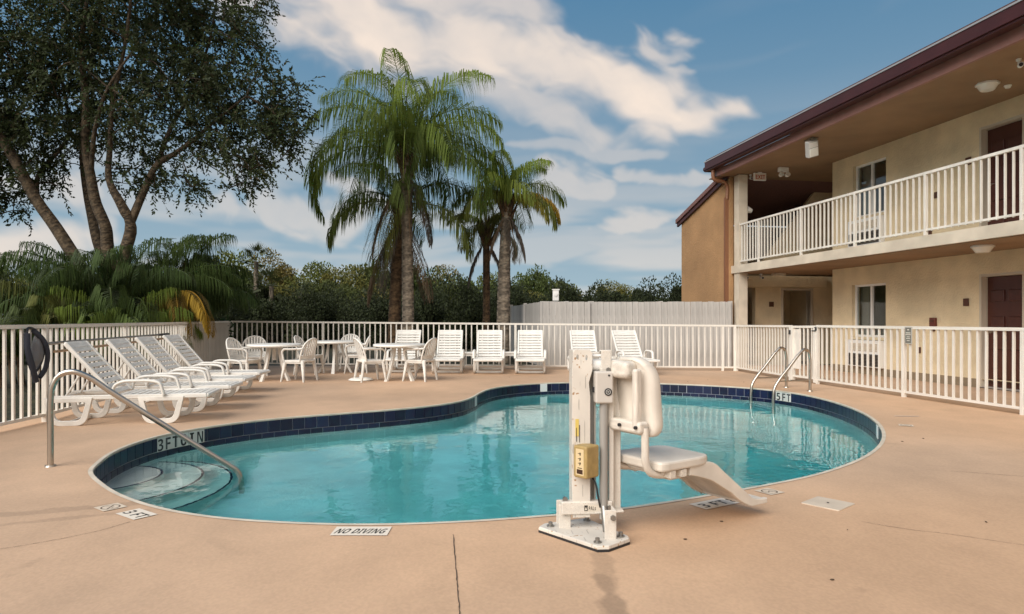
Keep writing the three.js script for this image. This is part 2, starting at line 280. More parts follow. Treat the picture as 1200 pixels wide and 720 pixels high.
{ // faded no-diving pictogram tiles and the cut square by the deep end
  const pict = (c, W, H) => { c.fillStyle = '#cfc0ac'; c.fillRect(0, 0, W, H); c.strokeStyle = '#5c4c3e'; c.lineWidth = 16; c.beginPath(); c.arc(W / 2, H / 2, W * .36, 0, 7); c.stroke(); c.beginPath(); c.moveTo(W * .26, H * .26); c.lineTo(W * .74, H * .74); c.stroke(); c.lineWidth = 10; c.beginPath(); c.moveTo(W * .3, H * .62); c.lineTo(W * .6, H * .4); c.lineTo(W * .7, H * .55); c.stroke(); wear(c, W, H, 8, '#bb9c7d'); wear(c, W, H, 9, '#bb9c7d'); };
  const pm = M(rgb(1, 1, 1), .65, { map: textTex(256, 256, pict) }), g = new THREE.PlaneGeometry(.15, .15).rotateX(-Math.PI / 2);
  for (const [x, z, a] of [[-2.66, 4.52, -.66], [1.86, 4.93, .54], [4.62, 8.0, 1.1]]) { const m = share('no_diving_tile', g, pm, deck); m.position.set(x, .0045, -z); m.rotation.y = a; }
  const lid = part('skimmer_lid', [ext(roundRect(.25, .25, .012), .004, .002).rotateX(-Math.PI / 2)], M(rgb(.66, .57, .47), .6, { map: blotchTex }), deck); lid.position.set(2.135, .001, -4.61); lid.rotation.y = .72;
  part('screw', cyl(.008, .008, .003, 0, .008, 0, 10), mat.joint, lid);
  const pl = share('painted_line', new THREE.PlaneGeometry(.30, .035).rotateX(-Math.PI / 2), M(rgb(.60, .52, .43), .7), deck); pl.position.set(5.06, .0045, -8.75); pl.rotation.y = -.1;
}
// wall markers set into the tile band
function wallMarker(text, t0, w, label, size = 150) {
  const tx = textTex(Math.round(128 * w / .15), 128, (c, W, H) => { c.fillStyle = '#c9c8c2'; c.fillRect(0, 0, W, H); c.fillStyle = '#14161c'; const n = text.length, s = W / n; c.font = `bold ${size}px sans-serif`; c.textAlign = 'center'; c.textBaseline = 'middle'; for (let i = 0; i < n; i++) c.fillText(text[i], s * (i + .5), H / 2 + 6, s * .95); c.fillStyle = '#8d8d8a'; for (let i = 0; i <= W; i += 128) c.fillRect(i - 2, 0, 3, H); });
  const pos = [], uv = [], L = edgeCurve.getLength(), K = 12;
  for (let i = 0; i < K; i++) for (const [a, b] of [[0, 0], [1, 0], [0, 1], [0, 1], [1, 0], [1, 1]]) { const s = (i + a) / K, t = t0 + (s - .5) * w / L, p = edgeCurve.getPointAt(t), tg = edgeCurve.getTangentAt(t), nx = -tg.z, nz = tg.x, sg = outward; pos.push(p.x - nx * sg * .0125, -.165 + .148 * b, p.z - nz * sg * .0125); uv.push(s, b); }
  const g = new THREE.BufferGeometry(); g.setAttribute('position', new THREE.Float32BufferAttribute(pos, 3)); g.setAttribute('uv', new THREE.Float32BufferAttribute(uv, 2)); g.computeVertexNormals();
  const m = share('depth_marker', g, M(rgb(1, 1, 1), .3, { map: tx, side: THREE.DoubleSide }), pool); m.userData.label = label; return m;
}
function nearestT(x, z) { let b = 0, d = 1e9; for (let i = 0; i < 2000; i++) { const p = edgeCurve.getPointAt(i / 2000), e = Math.hypot(p.x - x, p.z + z); if (e < d) { d = e; b = i / 2000; } } return b; }
wallMarker('3FT0IN', nearestT(-3.70, 7.55), .66, 'white tiles lettered 3 FT 0 IN in the blue tile band');
wallMarker('5FT', nearestT(4.70, 11.75), .36, 'white tiles lettered 5 FT in the blue tile band by the ladder');
{ const wm = M(rgb(.72, .72, .70), .4); for (const [x, z] of [[.62, 13.28], [-.60, 11.1], [4.35, 8.1]]) { const t = nearestT(x, z), p = edgeCurve.getPointAt(t), tg = edgeCurve.getTangentAt(t); const m = part('white_tile', rbox(.15, .15, .014, .003), wm, pool); m.position.set(p.x - -tg.z * outward * .006, -.09, p.z - tg.x * outward * .006); m.rotation.y = Math.atan2(-tg.z, tg.x); } }
// expansion joints and cracks: uneven sealant strips
function crack(pts, w, seed, name) { const r = rng(seed), c = new THREE.CatmullRomCurve3(pts.map(([x, z]) => V(x, 0, -z))), n = 70, pos = []; let last; for (let i = 0; i <= n; i++) { const t = i / n, p = c.getPoint(t), tg = c.getTangent(t), j = (r() - .5) * w * .45, hw = w * (.3 + .5 * r()) / 2, a = V(p.x - tg.z * (j + hw), .003, p.z + tg.x * (j + hw)), b = V(p.x - tg.z * (j - hw), .003, p.z + tg.x * (j - hw)); if (last) pos.push(...last[0].toArray(), ...last[1].toArray(), ...a.toArray(), ...a.toArray(), ...last[1].toArray(), ...b.toArray()); last = [a, b]; } const g = new THREE.BufferGeometry(); g.setAttribute('position', new THREE.Float32BufferAttribute(pos, 3)); g.setAttribute('uv', new THREE.Float32BufferAttribute(new Float32Array(pos.length / 3 * 2), 2)); g.computeVertexNormals(); const m = share(name, g, new THREE.MeshStandardMaterial({ color: rgb(.06, .042, .03), roughness: .95, side: THREE.DoubleSide }), deck); return m; }
crack([[-.34, 3.95], [-.29, 3.5], [-.245, 3.1], [-.20, 2.7], [-.15, 2.2], [-.1, 1.2]], .008, 4, 'expansion_joint');
crack([[-3.1, 3.55], [-2.75, 3.72], [-2.45, 4.0], [-2.35, 4.2]], .006, 5, 'crack');
crack([[2.15, 4.2], [2.35, 4.05], [2.55, 3.95], [2.85, 3.75], [3.3, 3.55]], .005, 6, 'crack');
crack([[3.6, 5.6], [3.95, 5.45], [4.3, 5.3]], .007, 7, 'crack');
// fallen leaves and grit
{ const r = rng(31), gs = []; for (let i = 0; i < 22; i++) { const x = lerp(-5, 6, r()), z = lerp(3.6, 16, r()), s = .006 + r() * .011; let inside = false; const pg = outline; for (let a = 0, b = pg.length - 1; a < pg.length; b = a++) if ((pg[a][1] > z) !== (pg[b][1] > z) && x < (pg[b][0] - pg[a][0]) * (z - pg[a][1]) / (pg[b][1] - pg[a][1]) + pg[a][0]) inside = !inside; if (inside) continue; const g = new THREE.SphereGeometry(s, 5, 3); g.scale(1, .22, .45); g.rotateY(r() * 6); gs.push(g.translate(x, .005, -z)); } for (const [x, z] of [[1.29, 4.20], [.98, 3.86], [1.53, 3.26]]) gs.push(new THREE.SphereGeometry(.012, 6, 4).scale(1, .3, .5).translate(x, .005, -z)); const d = part('leaf_litter', gs, M(rgb(.07, .045, .025), .9), scene); d.userData = { kind: 'stuff', label: 'small brown leaves and grit scattered on the deck', category: 'litter' }; }

// ================================================================ BUILDING
const B = thing('motel_building', 'two-storey cream motel block with gallery balcony, maroon eave and stucco stair wing', 'building', [5.89, 0, -18.1], .1635);
{
  const wallX = 1.64, z0 = 1.79, z1 = 16, F2 = 2.66, SOF = 5.05;
  const wallGeo = (x, za, zb, ya, yb, holes, th = .2) => { const g = ext([[za, ya], [zb, ya], [zb, yb], [za, yb]], th, 0, holes.map(([a, b, c, d]) => [[a, c], [b, c], [b, d], [a, d]])); g.rotateY(-Math.PI / 2).translate(x + th, 0, 0); return metreUV(g); };
  const bx = (...a) => metreUV(box(...a));
  const lw = [2.515, 3.632, .84, 2.04], ld = [6.05, 6.96, .02, 2.06], uw = [2.55, 3.64, 3.58, 4.79], ud = [6.05, 6.96, F2 + .01, 4.72];
  const lac = [2.45, 3.6, .16, .78], uac = [2.48, 3.6, 2.90, 3.52];
  const wallLow = part('wall', [wallGeo(wallX, z0, z1, .16, 2.449, [lw, [6.05, 6.96, .165, 2.06], [lac[0], lac[1], .165, lac[3]]])], mat.wall, B);
  part('base_strip', [bx(.2, .16, 4.26, wallX + .102, .08, z0 + 2.13), bx(.2, .16, 9.04, wallX + .102, .08, 6.96 + 4.52)], mat.wallBase, wallLow);
  part('wall', [wallGeo(wallX, z0, z1, F2 + .005, SOF - .002, [uw, [6.05, 6.96, F2 + .01, 4.72], uac])], mat.wall, B);
  // return walls of the room block beside the breezeway
  part('wall', [bx(3.2, 2.445, .2, wallX + 1.82, 1.223, z0 + .1), bx(3.2, 2.38, .2, wallX + 1.82, F2 + 1.193, z0 + .1)], mat.wall, B);
  // gallery slab
  const slab = part('gallery_slab', [bx(1.84 + 3.3, .19, 16.2, 2.58, F2 - .1, 7.9)], mat.trim, B);
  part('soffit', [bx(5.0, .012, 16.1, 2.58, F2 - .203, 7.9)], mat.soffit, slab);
  part('fascia', [bx(.03, .20, 16.2, -.005, F2 - .1, 7.9), bx(5.1, .2, .03, 2.56, F2 - .101, -.22)], mat.trim, slab);
  // columns
  for (const z of [.12]) part('column', [bx(.24, 5.03, .26, .13, 2.517, z)], mat.trim, B);
  // gallery railing
  const rail = part('balcony_railing', [bx(.05, .045, 15.6, .055, 3.72, 8.05), bx(.035, .035, 15.6, .055, F2 + .1, 8.05)], mat.fence, B);
  const bal = clean(new THREE.BoxGeometry(.026, .99, .026));
  for (let i = 0; i < 111; i++) { const z = .32 + i * .14; const s = i % 13 === 6 ? share('post', bal, mat.fence, rail) : share('baluster', bal, mat.fence, rail); s.position.set(.055, 3.225, z); if (i % 13 === 6) { s.scale.set(1.9, 1.1, 1.9); s.position.y = 3.2; } }
  // eave: soffit, beam, roof edge, drip, roof slope
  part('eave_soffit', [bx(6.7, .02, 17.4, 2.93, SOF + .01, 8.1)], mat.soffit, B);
  part('eave_beam', [bx(.06, .19, 16.9, -.41, SOF + .085, 8.25), bx(.35, .19, .06, -.2, SOF + .086, -.17)], mat.mauve, B);
  const roof = part('roof', [metreUV(ext([[-.62, 5.52], [6.4, 8.4], [6.4, 8.2], [-.5, 5.36]], 17.1).translate(0, 0, -.38))], mat.shingle, B);
  part('roof_edge', [bx(.16, .24, 17.4, -.56, SOF + .285, 8.3), bx(.07, .05, 17.4, -.635, SOF + .225, 8.3), bx(.5, .17, .14, -.32, SOF + .25, -.38)], mat.maroon, roof);
  part('drip_edge', [bx(.03, .028, 17.46, -.638, SOF + .42, 8.3), bx(.16, .012, 17.4, -.56, SOF + .413, 8.3)], mat.drip, roof);
  part('gutter_end', [cyl(.07, .07, .02, -.58, SOF + .24, -.47, 16, Math.PI / 2)], mat.maroon, roof);
  // stair wing: the facade goes on past the gallery under a roof that slants down
  const slant = (pts, x, th) => metreUV(ext(pts, th).rotateY(-Math.PI / 2).translate(x + th, 0, 0));
  part('stair_wing', [slant([[-.12, -.04], [-.12, 5.04], [-3.2, 4.24], [-3.2, -.04]], -.09, .14), bx(4.9, 4.2, .15, 2.5, 2.05, -3.12)], mat.wing, B);
  const rake = part('wing_roof', [slant([[-.05, 5.12], [-.05, 5.24], [-3.42, 4.36], [-3.42, 4.24]], -.20, 5.2)], mat.shingle, B);
  part('rake_board', [slant([[-.05, 5.0], [-.05, 5.2], [-3.4, 4.335], [-3.4, 4.135]], -.16, .06)], mat.maroon, rake);
  part('rake_trim', [slant([[-.05, 5.2], [-.05, 5.23], [-3.41, 4.365], [-3.41, 4.335]], -.185, .05)], mat.drip, rake);
  // downpipe with its elbow
  part('downpipe', [tube([[-.54, SOF + .16, -.1], [-.54, SOF - .02, -.1], [-.50, SOF - .1, -.1], [-.2, SOF - .16, -.13], [-.12, SOF - .26, -.15], [-.12, SOF - .6, -.15]], .05, 40, 10), box(.1, 4.5, .08, -.14, 2.24, -.16)], mat.pipe, B);
  // breezeway: end wall with doorway and stair opening, dark stairwell behind
  const ew = ext([[.02, -.04], [.02, 2.445], [5.1, 2.445], [5.1, -.04]], .18, 0, [[[1.85, -.03], [2.70, -.03], [2.70, 2.05], [1.85, 2.05]], [[.3, -.03], [1.02, -.03], [1.02, 2.12], [.3, 2.12]]]).translate(0, 0, -.92);
  const endWall = part('end_wall', [metreUV(ew)], mat.wall, B);
  part('door_frame', [bx(.06, 2.1, .24, 1.82, 1.0, -.83), bx(.06, 2.1, .24, 2.73, 1.0, -.83), bx(.97, .06, .24, 2.275, 2.08, -.83)], mat.trim, endWall);
  part('lintel_beam', [bx(3.0, .3, .2, 1.55, 2.29, -.62)], mat.wall, endWall);
  part('stairwell', [bx(.15, 5.1, 4.2, 5.08, 2.5, -1.4), bx(4.9, 4.1, .1, 2.5, 2.05, -2.98), bx(.03, 4.0, 2.3, .07, 2.0, -2.1), bx(.08, 2.4, 1.5, 1.5, 1.2, -1.68), bx(.08, 2.4, 1.5, 3.1, 1.2, -1.68), bx(1.6, 2.4, .08, 2.3, 1.2, -2.4), bx(1.6, .06, 1.5, 2.3, 2.42, -1.68)], mat.wall, B);
  part('wall', [bx(.15, 2.38, 2.6, 4.95, F2 + 1.193, .5), bx(.15, 2.44, 2.6, 4.95, 1.22, .5)], mat.wall, B);
  // slanting beige wall under the stair roof upstairs
  part('stair_wall', [metreUV(ext([[1.2, F2 + .01], [4.8, F2 + .01], [4.8, SOF - .01], [3.1, SOF - .01]], .12).translate(0, 0, -1.1))], mat.wall, B);
  // stairs inside the lower opening
  const st = part('stair', [bx(.05, .24, 2.6, .32, 1.0, -2.1, .75), bx(.05, .24, 2.6, 1.15, 1.0, -2.1, .75)], mat.darkSteel, B);
  for (let i = 0; i < 9; i++) part('tread', [box(.8, .05, .24, .74, .18 + i * .19, -1.2 - i * .205)], mat.greyPaint, st);
  for (let i = 0; i < 8; i++) part('handrail_baluster', [box(.02, .8, .02, .36, .70 + i * .21, -1.25 - i * .225)], mat.fence, st);
  part('room_interior', [bx(.1, 5, 13.5, wallX + 3.2, 2.52, 8.6), bx(3.1, .05, 13.5, wallX + 1.7, .03, 8.6), bx(3.1, 5, .1, wallX + 1.7, 2.52, 4.6)], mat.interior, B);
  // windows and doors
  const frameMat = mat.white;
  for (const [w, y] of [[lw, 0], [uw, 1]]) {
    const [a, b, c, d] = w, m = (a + b) / 2, x = wallX + .11;
    const f = part('window', [box(.06, .05, b - a, x, c + .025, m), box(.06, .05, b - a, x, d - .025, m), box(.06, d - c - .1, .05, x, (c + d) / 2, a + .025), box(.06, d - c - .1, .05, x, (c + d) / 2, b - .025), box(.05, d - c - .1, .05, x - .012, (c + d) / 2, m)], frameMat, B);
    for (const s of [-1, 1]) part('pane', [box(.006, d - c - .1, (b - a) / 2 - .075, x + .005 * s, (c + d) / 2, m + s * (b - a) / 4)], mat.glass, f);
    for (const e of [-1, 1]) part('curtain', [(() => { const g = new THREE.PlaneGeometry(.24, d - c, 30, 1); const p = g.attributes.position; for (let i = 0; i < p.count; i++) p.setZ(i, .02 * Math.sin(p.getX(i) * 90)); g.rotateY(-Math.PI / 2); return g.translate(x + .16, (c + d) / 2, m + e * ((b - a) / 2 - .10)); })()], new THREE.MeshStandardMaterial({ color: rgb(.30, .26, .20), roughness: .95, side: THREE.DoubleSide }), f);
  }
  for (const w of [ld, ud]) {
    const [a, b, c, d] = w, m = (a + b) / 2, x = wallX + .12;
    const f = part('door_frame', [box(.18, d - c, .045, wallX + .088, (c + d) / 2, a + .0225), box(.18, d - c, .045, wallX + .088, (c + d) / 2, b - .0225), box(.18, .05, b - a - .09, wallX + .088, d - .025, m)], mat.trim, B);
    const W = b - a - .11, H = d - c - .06, cy = c + H / 2;
    const leaf = part('door', [box(.035, H, W, x + .02, cy, m)], mat.door, B);
    for (const s of [-1, 1]) for (const [y, h] of [[.80, .20], [.52, .58], [.16, .5]]) part('door_panel', [rbox(.03, h, W * .33, .012, x - .006, c + H * y + (h > .3 ? -.05 : .06) + (y === .16 ? .16 : 0), m + s * W * .22)], mat.door, leaf);
    part('door_handle', [bar(V(x - .03, c + 1.0, a + .12), V(x - .03, c + 1.0, a + .22), .009), cyl(.028, .028, .012, x - .006, c + 1.0, a + .12, 14, 0, Math.PI / 2)], mat.steel, leaf);
    part('threshold', [box(.2, .02, b - a, wallX + .1, c + .005, m)], mat.drip, f);
    void W;
  }
  // rooftop side out of view, closes the block
  part('rear_wall', [bx(.2, 5.1, 18, 6.3, 2.55, 7.6), bx(4.7, 5.1, .2, 4.0, 2.55, 16.1)], mat.wall, B);
}
const toWorld = (x, y, z) => B.localToWorld(V(x, y, z)); B.updateMatrixWorld(true);
function fixture(name, label, cat, [x, y, z], group) { const p = toWorld(x, y, z); return thing(name, label, cat, [p.x, p.y, p.z], .1635, group); }
// air conditioners under the windows
for (const [y, label] of [[.17, 'white through-wall air conditioner under the ground-floor window'], [2.91, 'white through-wall air conditioner under the balcony window']]) {
  const a = fixture('air_conditioner', label, 'air conditioner', [1.60, y, 3.03], 'room air conditioners');
  part('cabinet', [rbox(.20, .6, 1.1, .012, .05, .30, 0)], mat.white, a);
  part('grille_recess', [box(.01, .27, 1.0, -.052, .16, 0)], mat.blackMat, a);
  for (let i = 0; i < 8; i++) part('louver', [box(.014, .010, 1.0, -.058, .05 + i * .032, 0, 0, 0, .5)], mat.darkSteel, a);
  part('control_panel', [box(.012, .14, .9, -.053, .46, 0), box(.016, .02, .9, -.055, .37, 0)], mat.trim, a);
}
// lamps and small fittings of the galleries (all unlit)
{
  const fl = fixture('flood_light', 'square glass-fronted flood light hung under the eave', 'light', [-.2, 5.05, 3.72]);
  part('mounting_plate', [box(.14, .02, .3, .02, -.01, 0)], mat.darkSteel, fl); part('arm', [bar(V(0, -.01, 0), V(-.02, -.1, .02), .016)], mat.darkSteel, fl);
  const hd = part('housing', [rbox(.24, .34, .13, .02, 0, 0, 0)], mat.greyPaint, fl); hd.position.set(-.02, -.23, .08); hd.rotation.set(.35, .1, .28);
  part('lens', [rbox(.2, .17, .02, .008, 0, -.065, .065)], M(rgb(.85, .84, .78), .12), hd); part('reflector', [rbox(.2, .11, .014, .006, 0, .09, .062)], mat.white, hd);
  const ex = fixture('exit_sign', 'small red-letter EXIT sign under the eave beside the column', 'sign', [.45, 5.05, .51]);
  part('sign_box', [rbox(.34, .2, .05, .01, 0, -.12, 0), box(.1, .03, .05, 0, -.012, 0)], mat.white, ex);
  const et = textTex(256, 128, (c, W, H) => { c.fillStyle = '#d9cdbd'; c.fillRect(0, 0, W, H); c.fillStyle = '#a8321f'; c.font = 'bold 112px sans-serif'; c.textAlign = 'center'; c.textBaseline = 'middle'; c.fillText('EXIT', W / 2, H / 2 + 6, W * .88); });  // plain red letters printed on the cream face
  const ef = share('sign_face', new THREE.PlaneGeometry(.31, .165), M(rgb(1, 1, 1), .5, { map: et }), ex); ef.position.set(0, -.12, .0275);
  const em = fixture('emergency_light', 'white twin-head emergency light under the eave by the breezeway', 'light', [.735, 5.05, 1.135]);
  part('case', [rbox(.26, .12, .1, .015, 0, -.06, 0)], mat.white, em); for (const s of [-1, 1]) part('lamp_head', [cyl(.05, .065, .08, s * .085, -.19, .04, 14, Math.PI / 2 - .3), box(.02, .08, .02, s * .085, -.14, 0)], mat.frost, em);
  const dome = (p, label) => { const o = fixture('ceiling_light', label, 'light', p, 'gallery ceiling lights'); part('base_ring', [cyl(.17, .17, .03, 0, -.016, 0, 8)], mat.white, o); part('lamp_shade', [cyl(.10, .155, .085, 0, -.073, 0, 8)], mat.frost, o); };
  dome([.6, 5.05, 7.29], 'octagonal white ceiling light under the eave soffit');
  dome([.656, 2.45, 7.14], 'octagonal white ceiling light under the balcony slab');
  const sd = fixture('smoke_detector', 'round white smoke detector on the eave soffit', 'detector', [1.01, 5.05, 7.26]); part('base_plate', [cyl(.055, .055, .015, 0, -.008, 0, 20)], mat.white, sd); part('cover', [cyl(.035, .052, .03, 0, -.03, 0, 20)], mat.frost, sd);
  const cam = (p, turn, label) => { const o = fixture('security_camera', label, 'camera', p, 'security cameras on the motel'); part('mount', [cyl(.035, .035, .03, 0, -.015, 0, 14), cyl(.014, .014, .07, 0, -.06, 0, 8)], mat.white, o); const b = part('camera_body', [cyl(.036, .036, .15, 0, 0, 0, 16, Math.PI / 2), new THREE.SphereGeometry(.036, 14, 8).translate(0, 0, -.075)], mat.white, o); b.position.set(0, -.1, .03); b.rotation.set(.25, turn, 0); part('lens', [cyl(.028, .028, .006, 0, 0, .077, 16, Math.PI / 2)], mat.black, b); };
  cam([.17, 5.05, 8.27], -.7, 'white bullet camera under the eave above the balcony door');
  cam([.36, 5.05, .2], -.2, 'small white camera at the top of the corner column');
  cam([.3, 2.45, .1], -.3, 'small white camera under the balcony slab beside the corner column');
  cam([.72, 2.45, .1], -.1, 'small white camera under the balcony slab above the stair opening');
  const wl = fixture('wall_lamp', 'small white lamp on the upper side of the corner column', 'light', [.25, 4.12, .14]); part('back_plate', [box(.02, .16, .12, .01, 0, 0)], mat.white, wl); part('lamp_shade', [cyl(.06, .10, .14, .10, .0, 0, 14, 0, 1.3)], mat.frost, wl);
  const jb = fixture('junction_box', 'flat white box under the balcony slab by the breezeway', 'box', [1.05, 2.45, .4]); part('case', [rbox(.3, .07, .2, .01, 0, -.035, 0)], mat.trim, jb);
  const plaque = (p, w, h, label, m) => { const o = fixture('room_plaque', label, 'plaque', p, 'small plates on the motel wall'); part('plate', [rbox(.02, h, w, .005, -.01, 0, 0)], m, o); return o; };
  plaque([1.635, 1.56, 5.77], .12, .14, 'brown room plaque beside the ground-floor door', mat.brownBox);
  plaque([1.635, 4.17, 5.82], .12, .14, 'brown room plaque beside the balcony door', mat.brownBox);
  plaque([1.635, 3.68, 5.05], .08, .12, 'dark plate on the balcony wall between window and door', mat.brownBox);
  plaque([1.635, 2.98, 4.9], .08, .11, 'dark outlet cover low on the balcony wall', mat.brownBox);
  plaque([1.635, .62, 4.62], .06, .12, 'dark outlet cover on the ground-floor wall', mat.brownBox);
  { const q = toWorld(1.5, 1.66, -.735), o = thing('room_plaque', 'small dark plaque beside the breezeway doorway', 'plaque', [q.x, q.y, q.z], .1635, 'small plates on the motel wall'); part('plate', [rbox(.14, .14, .02, .004)], mat.brownBox, o); }
  const fx = fixture('fire_alarm', 'dark red fire alarm pull box on the ground-floor wall', 'alarm box', [1.635, 1.16, 5.0]); part('case', [rbox(.06, .17, .14, .01, -.03, .03, 0)], mat.red, fx); part('pull_bar', [box(.02, .03, .1, -.065, .05, 0), box(.03, .1, .05, -.02, -.1, 0)], mat.brownBox, fx);
}

// ================================================================ FENCES
const picketGeo = clean(new THREE.BoxGeometry(.028, 1, .028)), postGeo = clean(new THREE.BoxGeometry(.055, 1, .055));
function fenceRun(pts, label, spacing = .14) {
  const f = thing('pool_fence', label, 'fence', [pts[0][0], 0, -pts[0][1]], 0, 'white picket fences round the pool');
  const ox = pts[0][0], oz = -pts[0][1], r = rng(pts.length * 31 + Math.round(pts[0][1] * 10));
  for (let s = 0; s < pts.length - 1; s++) {
    const [x0, d0, h0] = pts[s], [x1, d1, h1] = pts[s + 1], a = V(x0 - ox, 0, -d0 - oz), b = V(x1 - ox, 0, -d1 - oz), L = a.distanceTo(b), ang = Math.atan2(-(b.z - a.z), b.x - a.x);
    part('top_rail', [beam(V(a.x, h0 - .025, a.z), V(b.x, h1 - .025, b.z), .06, .045)], mat.fence, f);
    part('bottom_rail', [beam(V(a.x, .085, a.z), V(b.x, .085, b.z), .036, .036)], mat.fence, f);
    const n = Math.round(L / spacing), per = Math.max(1, Math.round(n / Math.max(1, Math.round(L / 2.35))));
    for (let i = 0; i <= n; i++) {
      const t = i / n, h = lerp(h0, h1, t), post = i % per === 0 || i === n; if (i === n && s < pts.length - 2) continue;
      const m = share(post ? 'post' : 'picket', post ? postGeo : picketGeo, mat.fence, f), yh = post ? h - .004 : h - .14;
      m.scale.y = yh; m.position.set(lerp(a.x, b.x, t), post ? yh / 2 : .09 + yh / 2, lerp(a.z, b.z, t)); m.rotation.set((r() - .5) * .006, ang, (r() - .5) * .008);
    }
  }
  return f;
}
fenceRun([[-5.55, 3.6, 1.18], [-5.68, 8.3, 1.185], [-6.4, 13, 1.19], [-7.4, 18, 1.205]], 'white metal picket fence behind the row of four side loungers');
fenceRun([[-7.4, 18.03, 1.205], [5.36, 16.43, 1.11]], 'white metal picket fence along the far end behind tables and loungers');
fenceRun([[5.40, 16.40, 1.11], [5.69, 13.93, 1.125]], 'short white picket fence panel between far fence and gate', .125);
fenceRun([[5.88, 13.12, 1.135], [6.65, 8.87, 1.14], [7.75, 2.8, 1.15]], 'white metal picket fence along the motel walkway with small grey sign');
{
  const g = thing('pool_gate', 'narrow white picket gate with dark hinges near the pool ladder', 'gate', [5.695, 0, -13.86]), b = V(.175, 0, .70), L = b.length(), ang = Math.atan2(-b.z, b.x);
  part('rail', [beam(V(0, 1.09, 0), V(b.x, 1.10, b.z), .05, .045)], mat.fence, g); part('rail', [beam(V(0, .1, 0), V(b.x, .1, b.z), .04, .04)], mat.fence, g);
  for (const t of [0.02, .98]) { const m = share('stile', postGeo, mat.fence, g); m.scale.set(1.3, 1.06, 1.3); m.position.set(b.x * t, .55, b.z * t); m.rotation.y = ang; }
  part('latch_panel', [(() => { const q = box(.22, .8, .012); q.rotateY(ang); return q.translate(b.x * .22, .65, b.z * .22); })()], mat.fence, g);
  for (let i = 2; i < 6; i++) { const m = share('picket', picketGeo, mat.fence, g), t = i / 6; m.scale.y = .96; m.position.set(b.x * t, .6, b.z * t); m.rotation.y = ang; }
  for (const y of [.28, .98]) part('hinge', [rbox(.06, .09, .05, .01, -.035, y, -.02)], mat.black, g);
  part('latch', [rbox(.05, .07, .09, .01, b.x - .01, 1.06, b.z + .01), bar(V(b.x - .04, 1.02, b.z - .1), V(b.x - .04, 1.02, b.z + .04), .012)], mat.black, g);
}
{ // small rules sign on the walkway fence
  const o = thing('rules_sign', 'small grey sign with lines of lettering wired to the walkway fence', 'sign', [6.265, .99, -10.78], -1.39);
  const tx = textTex(128, 256, (c, W, H) => { c.fillStyle = '#6f6d66'; c.fillRect(0, 0, W, H); c.strokeStyle = '#b9b4a8'; c.lineWidth = 8; c.strokeRect(5, 5, W - 10, H - 10); c.fillStyle = '#d8d2c4'; for (const [y, w, h] of [[34, 34, 16], [84, 84, 12], [112, 96, 10], [146, 60, 9], [172, 74, 9], [204, 52, 9]]) c.fillRect((W - w) / 2, y, w, h); });
  part('panel', [rbox(.15, .27, .008, .002, 0, 0, .0)], mat.greyPaint, o); const f = share('sign_face', new THREE.PlaneGeometry(.145, .265), M(rgb(1, 1, 1), .5, { map: tx }), o); f.position.z = .006;
}
// grey board privacy fence behind the far end
{
  const f = thing('privacy_fence', 'grey-white solid board fence beside the stair wing', 'fence', [.83, 0, -18.05]), r = rng(3);
  const variants = [0, 1, 2, 3].map((i) => { const m = mat.privacy.clone(); m.color.multiplyScalar(.93 + i * .045); return m; });
  const run = (a, b, ha, hb, skip) => { const d = b.clone().sub(a), L = d.length(), n = Math.round(L / .152), ang = Math.atan2(-d.z, d.x); const g = clean(new THREE.BoxGeometry(L / n - .006, 1, .022)); for (let i = 0; i < n; i++) { const t = (i + .5) / n; if (skip && Math.abs(t - skip) < .45 / n) continue; const h = lerp(ha, hb, t) + (r() - .5) * .012, m = share('board', g, variants[Math.floor(r() * 4)], f); m.scale.y = h; m.position.set(a.x + d.x * t, h / 2, a.z + d.z * t + (r() - .5) * .006); m.rotation.set(0, ang, (r() - .5) * .006); } part('rail', [beam(V(a.x, .4, a.z).add(V(0, 0, -.035)), V(b.x, .4, b.z).add(V(0, 0, -.035)), .03, .09), beam(V(a.x, 1.3, a.z).add(V(0, 0, -.035)), V(b.x, 1.3, b.z).add(V(0, 0, -.035)), .03, .09)], mat.privacy, f); for (let k = 0; k <= 2; k++) part('post', [box(.1, 1.72, .1, lerp(a.x, b.x, k / 2), .86, lerp(a.z, b.z, k / 2) - .09)], mat.privacy, f); };
  run(V(0, 0, 0), V(1.24, 0, .01), 1.715, 1.70); run(V(1.29, 0, .012), V(4.93, 0, .12), 1.70, 1.705); run(V(-.03, 0, -.03), V(-.84, 0, -4.4), 1.71, 1.66);
}
{ const u = thing('utility_post', 'white utility post with meter box rising behind the board fence', 'post', [1.21, 0, -18.9]); part('post', [box(.1, 2.0, .1, 0, 1.0, 0)], mat.white, u); part('meter_box', [rbox(.17, .3, .12, .015, 0, 1.9, .03), cyl(.05, .05, .03, 0, 1.93, .1, 14, Math.PI / 2)], mat.white, u); part('cap', [box(.2, .03, .16, 0, 2.06, .02)], mat.white, u); }

